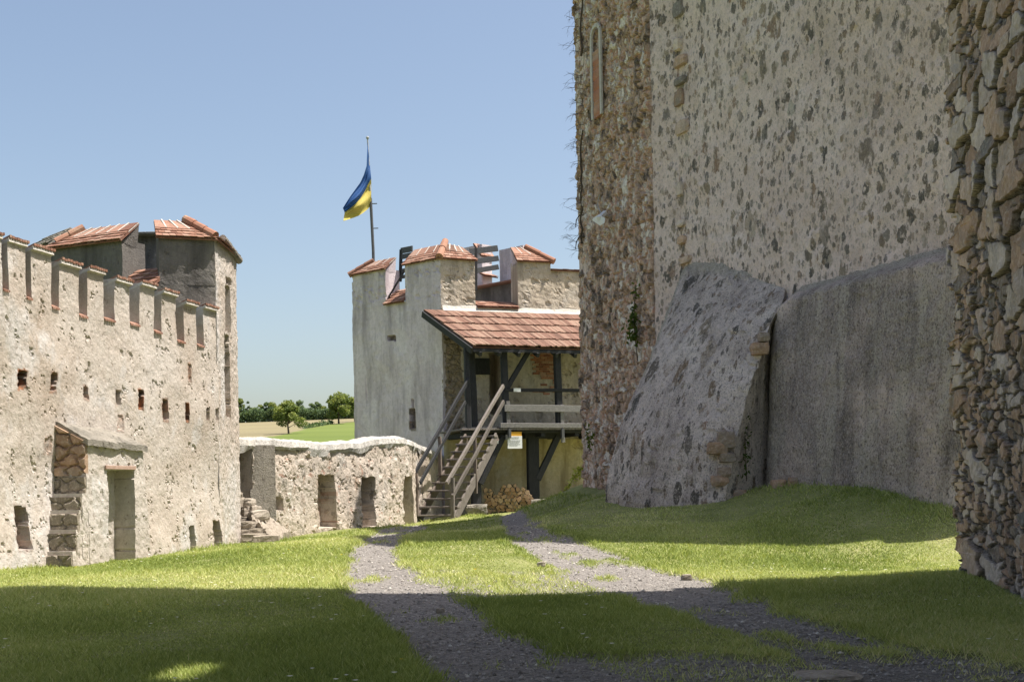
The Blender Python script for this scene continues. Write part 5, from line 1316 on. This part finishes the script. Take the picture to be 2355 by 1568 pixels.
Gt = 'trees along the far field edge'
rowt = [(537, 920, 26, 0), (553, 921, 20, 1), (562, 943, 22, 0), (574, 921, 14, 2), (586, 942, 24, 0), (600, 934, 22, 1), (616, 920, 16, 2), (627, 930, 22, 1), (640, 944, 26, 0), (652, 930, 24, 0), (672, 945, 26, 0), (690, 919, 22, 2), (703, 938, 24, 0), (717, 924, 16, 2), (730, 922, 18, 2), (742, 930, 24, 1), (756, 938, 22, 0), (770, 940, 22, 0), (795, 944, 24, 0), (812, 946, 24, 0)]
kinds = ['low dense bushy tree', 'mid-height rounded tree', 'tall slender open-crowned tree']
ords = ['first', 'second', 'third', 'fourth', 'fifth', 'sixth', 'seventh', 'eighth', 'ninth', 'tenth', 'eleventh', 'twelfth', 'thirteenth']; cnts = [0, 0, 0]
for k, (u, vt, w, kd) in enumerate(rowt):
    vb = np.interp(u, [545, 700, 820], [979, 966, 960]); d = 512 + random.uniform(-3, 8)
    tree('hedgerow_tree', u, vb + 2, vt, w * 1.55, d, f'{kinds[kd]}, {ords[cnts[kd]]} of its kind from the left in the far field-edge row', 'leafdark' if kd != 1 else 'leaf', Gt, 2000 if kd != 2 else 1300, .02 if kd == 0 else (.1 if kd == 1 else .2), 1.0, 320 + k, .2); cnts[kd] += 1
# undergrowth below them reads as one dark mass
rr = np.random.default_rng(9); n = 9000
u = rr.uniform(530, 835, n); d = rr.uniform(506, 516, n); vb = np.interp(u, [545, 700, 820], [979, 966, 960]); hgt = 5.2 + 1.6 * fbm(p3(u * .07, 0 * u, 0), 3, 4)
P = np.stack([(u - CX) / F * d, d, 0 * d], -1); P[:, 2] = terr(P[:, 0], P[:, 1]) + hgt * rr.uniform(0, 1, n) ** .7
a = rr.normal(0, 1, (n, 3)); a /= np.linalg.norm(a, axis=1)[:, None]; b = np.cross(a, rr.normal(0, 1, (n, 3))); b /= np.linalg.norm(b, axis=1)[:, None]; s = rr.uniform(.25, .6, n)[:, None]
mb = MB(); mb.add(np.stack([P - a * s, P + b * s * .8, P + a * s, P - b * s * .8], 1).reshape(-1, 3), [np.arange(n * 4).reshape(-1, 4)], np.repeat(np.clip(rr.normal(.35, .2, n), 0, 1), 4))
tag(mb.build('undergrowth', M['leafdark']), 'dark undergrowth along the foot of the far tree row', 'bushes', kind='stuff')
# scrub on the field boundary
mb = MB(); 
bp = [(700, 988, 372), (720, 984, 388), (735, 980, 402), (750, 977, 418), (762, 976, 424)]
pts = []
for u, v, d in bp:
    p = at(u, v, d); p[2] = float(terr(p[0], p[1])) + .4; pts.append(p)
leaves(mb, pts, 500, .5, .5, (0, .8)); tag(mb.build('boundary_scrub', M['leafdark']), 'low scrub on the boundary between the two far fields', 'bushes', kind='stuff')

# ------------------------------------------------------------------ grass, gravel, flowers
def scatter(n, d0, d1, seed, ulo=-250, uhi=2620, pw=1.0):
    rr = np.random.default_rng(seed); d = d0 + (d1 - d0) * rr.random(n) ** pw; u = rr.uniform(ulo, uhi, n)
    return rr, (u - CX) / F * d, d
def blades(n, d0, d1, seed):
    rr, x, y = scatter(n, d0, d1, seed)
    g = gravel(x + rr.normal(0, .04, n), y + rr.normal(0, .08, n)); keep = rr.random(n) > g * 1.02
    # keep clear of the building bases
    for pl_, o in ((KC, .45), (LW, .05)):
        off = (x - pl_.p[0]) * pl_.n[0] + (y - pl_.p[1]) * pl_.n[1]; keep &= off > o
    off = (x - GW.p[0]) * GW.n[0] + (y - GW.p[1]) * GW.n[1]; keep &= ~((off < .05) & (y < GW.p[1] + .2))
    off = (x - LL.p[0]) * LL.n[0] + (y - LL.p[1]) * LL.n[1]; keep &= ~((off < .05) & (x < -2.4))
    x, y, g = x[keep], y[keep], g[keep]; n = len(x); rr = np.random.default_rng(seed + 1)
    z = gz_at(x, y)
    lush = fbm(p3(x * .8, y * .6, 3), 4, 181); edge = np.clip(gravel(x + .16, y) + gravel(x - .16, y), 0, 1)
    hgt = (.026 + .026 * lush + .018 * edge) * rr.uniform(.5, 1.5, n) * (1 + .010 * y) * np.where(g > .3, .7, 1)
    wall_ = np.clip(1 - np.abs((x - LW.p[0]) * LW.n[0] + (y - LW.p[1]) * LW.n[1] - .1) / .3, 0, 1) + np.clip(1 - np.abs((x - KC.p[0]) * KC.n[0] + (y - KC.p[1]) * KC.n[1] - .8) / .5, 0, 1)
    hgt = hgt * (1 + 1.2 * np.clip(wall_, 0, 1) * (.4 + rr.random(n)))
    wd = rr.uniform(.0022, .0042, n) * (1 + .085 * np.maximum(y - 6, 0)) + .001
    a = rr.uniform(0, 6.28, n); lean = rr.uniform(.3, 1.3, n) * hgt; b = rr.uniform(0, 6.28, n)
    base = np.stack([x, y, z - .004], -1); wv = np.stack([np.cos(a) * wd, np.sin(a) * wd, 0 * a], -1)
    tip = base + np.stack([np.cos(b) * lean, np.sin(b) * lean, hgt], -1)
    V = np.stack([base - wv, base + wv, tip], 1).reshape(-1, 3)
    dry = fbm(p3(x * .45, y * .3, 6), 4, 185)
    t = np.clip(.42 + .6 * dry + rr.normal(0, .17, n) + .12 * g + .35 * (rr.random(n) > .95), 0, 1)
    return V, np.repeat(t, 3), n
mb = MB()
for n, d0, d1, sd in ((300000, 5.6, 11.5, 401), (330000, 11.5, 20, 403), (170000, 20, 36, 405)):
    V, t, k = blades(n, d0, d1, sd); mb.add(V, [np.arange(k * 3).reshape(-1, 3)], t)
tag(mb.build('grass', M['grass']), 'short lawn grass covering the yard beside and between the tracks', 'grass', kind='stuff')
# gravel pebbles
rr, x, y = scatter(75000, 5.6, 34, 411, pw=1.35); g = gravel(x, y); k = rr.random(len(x)) < g * .95; x, y = x[k], y[k]; n = len(x); z = gz_at(x, y)
s = (.004 + .010 * rr.random(n) ** 3) * (1 + .04 * y); off = np.array([[1, 0, 0], [0, 1, 0], [-1, 0, 0], [0, -1, 0], [0, 0, .8], [0, 0, -.6]])
ang = rr.uniform(0, 6.28, n); ca, sa = np.cos(ang), np.sin(ang); sx = rr.uniform(.7, 1.5, n)
O = off[None] * rr.uniform(.7, 1.3, (n, 6, 1)); O = np.stack([(O[..., 0] * sx[:, None] * ca[:, None] - O[..., 1] * sa[:, None]), (O[..., 0] * sx[:, None] * sa[:, None] + O[..., 1] * ca[:, None]), O[..., 2]], -1) * s[:, None, None]
V = (O + np.stack([x, y, z + s * .25], -1)[:, None]).reshape(-1, 3); tri = np.array([[0, 1, 4], [1, 2, 4], [2, 3, 4], [3, 0, 4], [1, 0, 5], [2, 1, 5], [3, 2, 5], [0, 3, 5]])
mb = MB(); mb.add(V, [(np.arange(n)[:, None, None] * 6 + tri[None]).reshape(-1, 3)], np.repeat(np.clip(rr.normal(.5, .25, n), 0, 1), 6))
tag(mb.build('gravel_pebbles', M['pebble']), 'loose grey pebbles scattered over the wheel tracks', 'gravel', kind='stuff')
# daisies and dandelions
rr, x, y = scatter(900, 6, 30, 421, pw=1.2); k = (gravel(x, y) < .2) & (fbm(p3(x * .7, y * .5, 2), 3, 190) > .02); x, y = x[k], y[k]; n = len(x); z = gz_at(x, y) + .035 + .03 * rr.random(n)
s = rr.uniform(.008, .016, n) * (1 + .02 * y); an = np.linspace(0, 6.28, 7)[:-1]
ring = np.stack([np.cos(an), np.sin(an), 0 * an + .3], -1); V = np.concatenate([np.stack([x, y, z], -1)[:, None], np.stack([x, y, z], -1)[:, None] + ring[None] * s[:, None, None]], 1)
tri = np.array([[0, i + 1, (i + 1) % 6 + 1] for i in range(6)])
mb = MB(); mb.add(V.reshape(-1, 3), [(np.arange(n)[:, None, None] * 7 + tri[None]).reshape(-1, 3)], np.repeat(np.where(rr.random(n) > .84, .95, .3), 7))
tag(mb.build('meadow_flowers', M['petal']), 'tiny white daisies and a few dandelions scattered in the lawn', 'flowers', kind='stuff')
# single stones lying on the tracks
for k, (u, v, w, lab) in enumerate([(1578, 1328, .09, 'small pointed dark stone on the right gravel track beside the lawn'), (1245, 1302, .08, 'flat stone lying at the left border of the right gravel track'), (1900, 1546, .26, 'pale flat stone slab sunk in the gravel at the lower right'),
                                     (1012, 1398, .06, 'small brown stone at the sun edge of the left gravel track')]):
    x, y = ground_hit(u, v); z = float(gz_at(np.array(x), np.array(y))); mb = MB(); mb.rock((x, y, z + w * (.3 if w < .2 else .02)), (w * 1.2, w, w * (.9 if w < .2 else .16)), 860 + k, .2, 7, .15 if k in (0, 3) else .6, .5)
    tag(mb.build('loose_stone', M['ruin']), lab, 'stone')
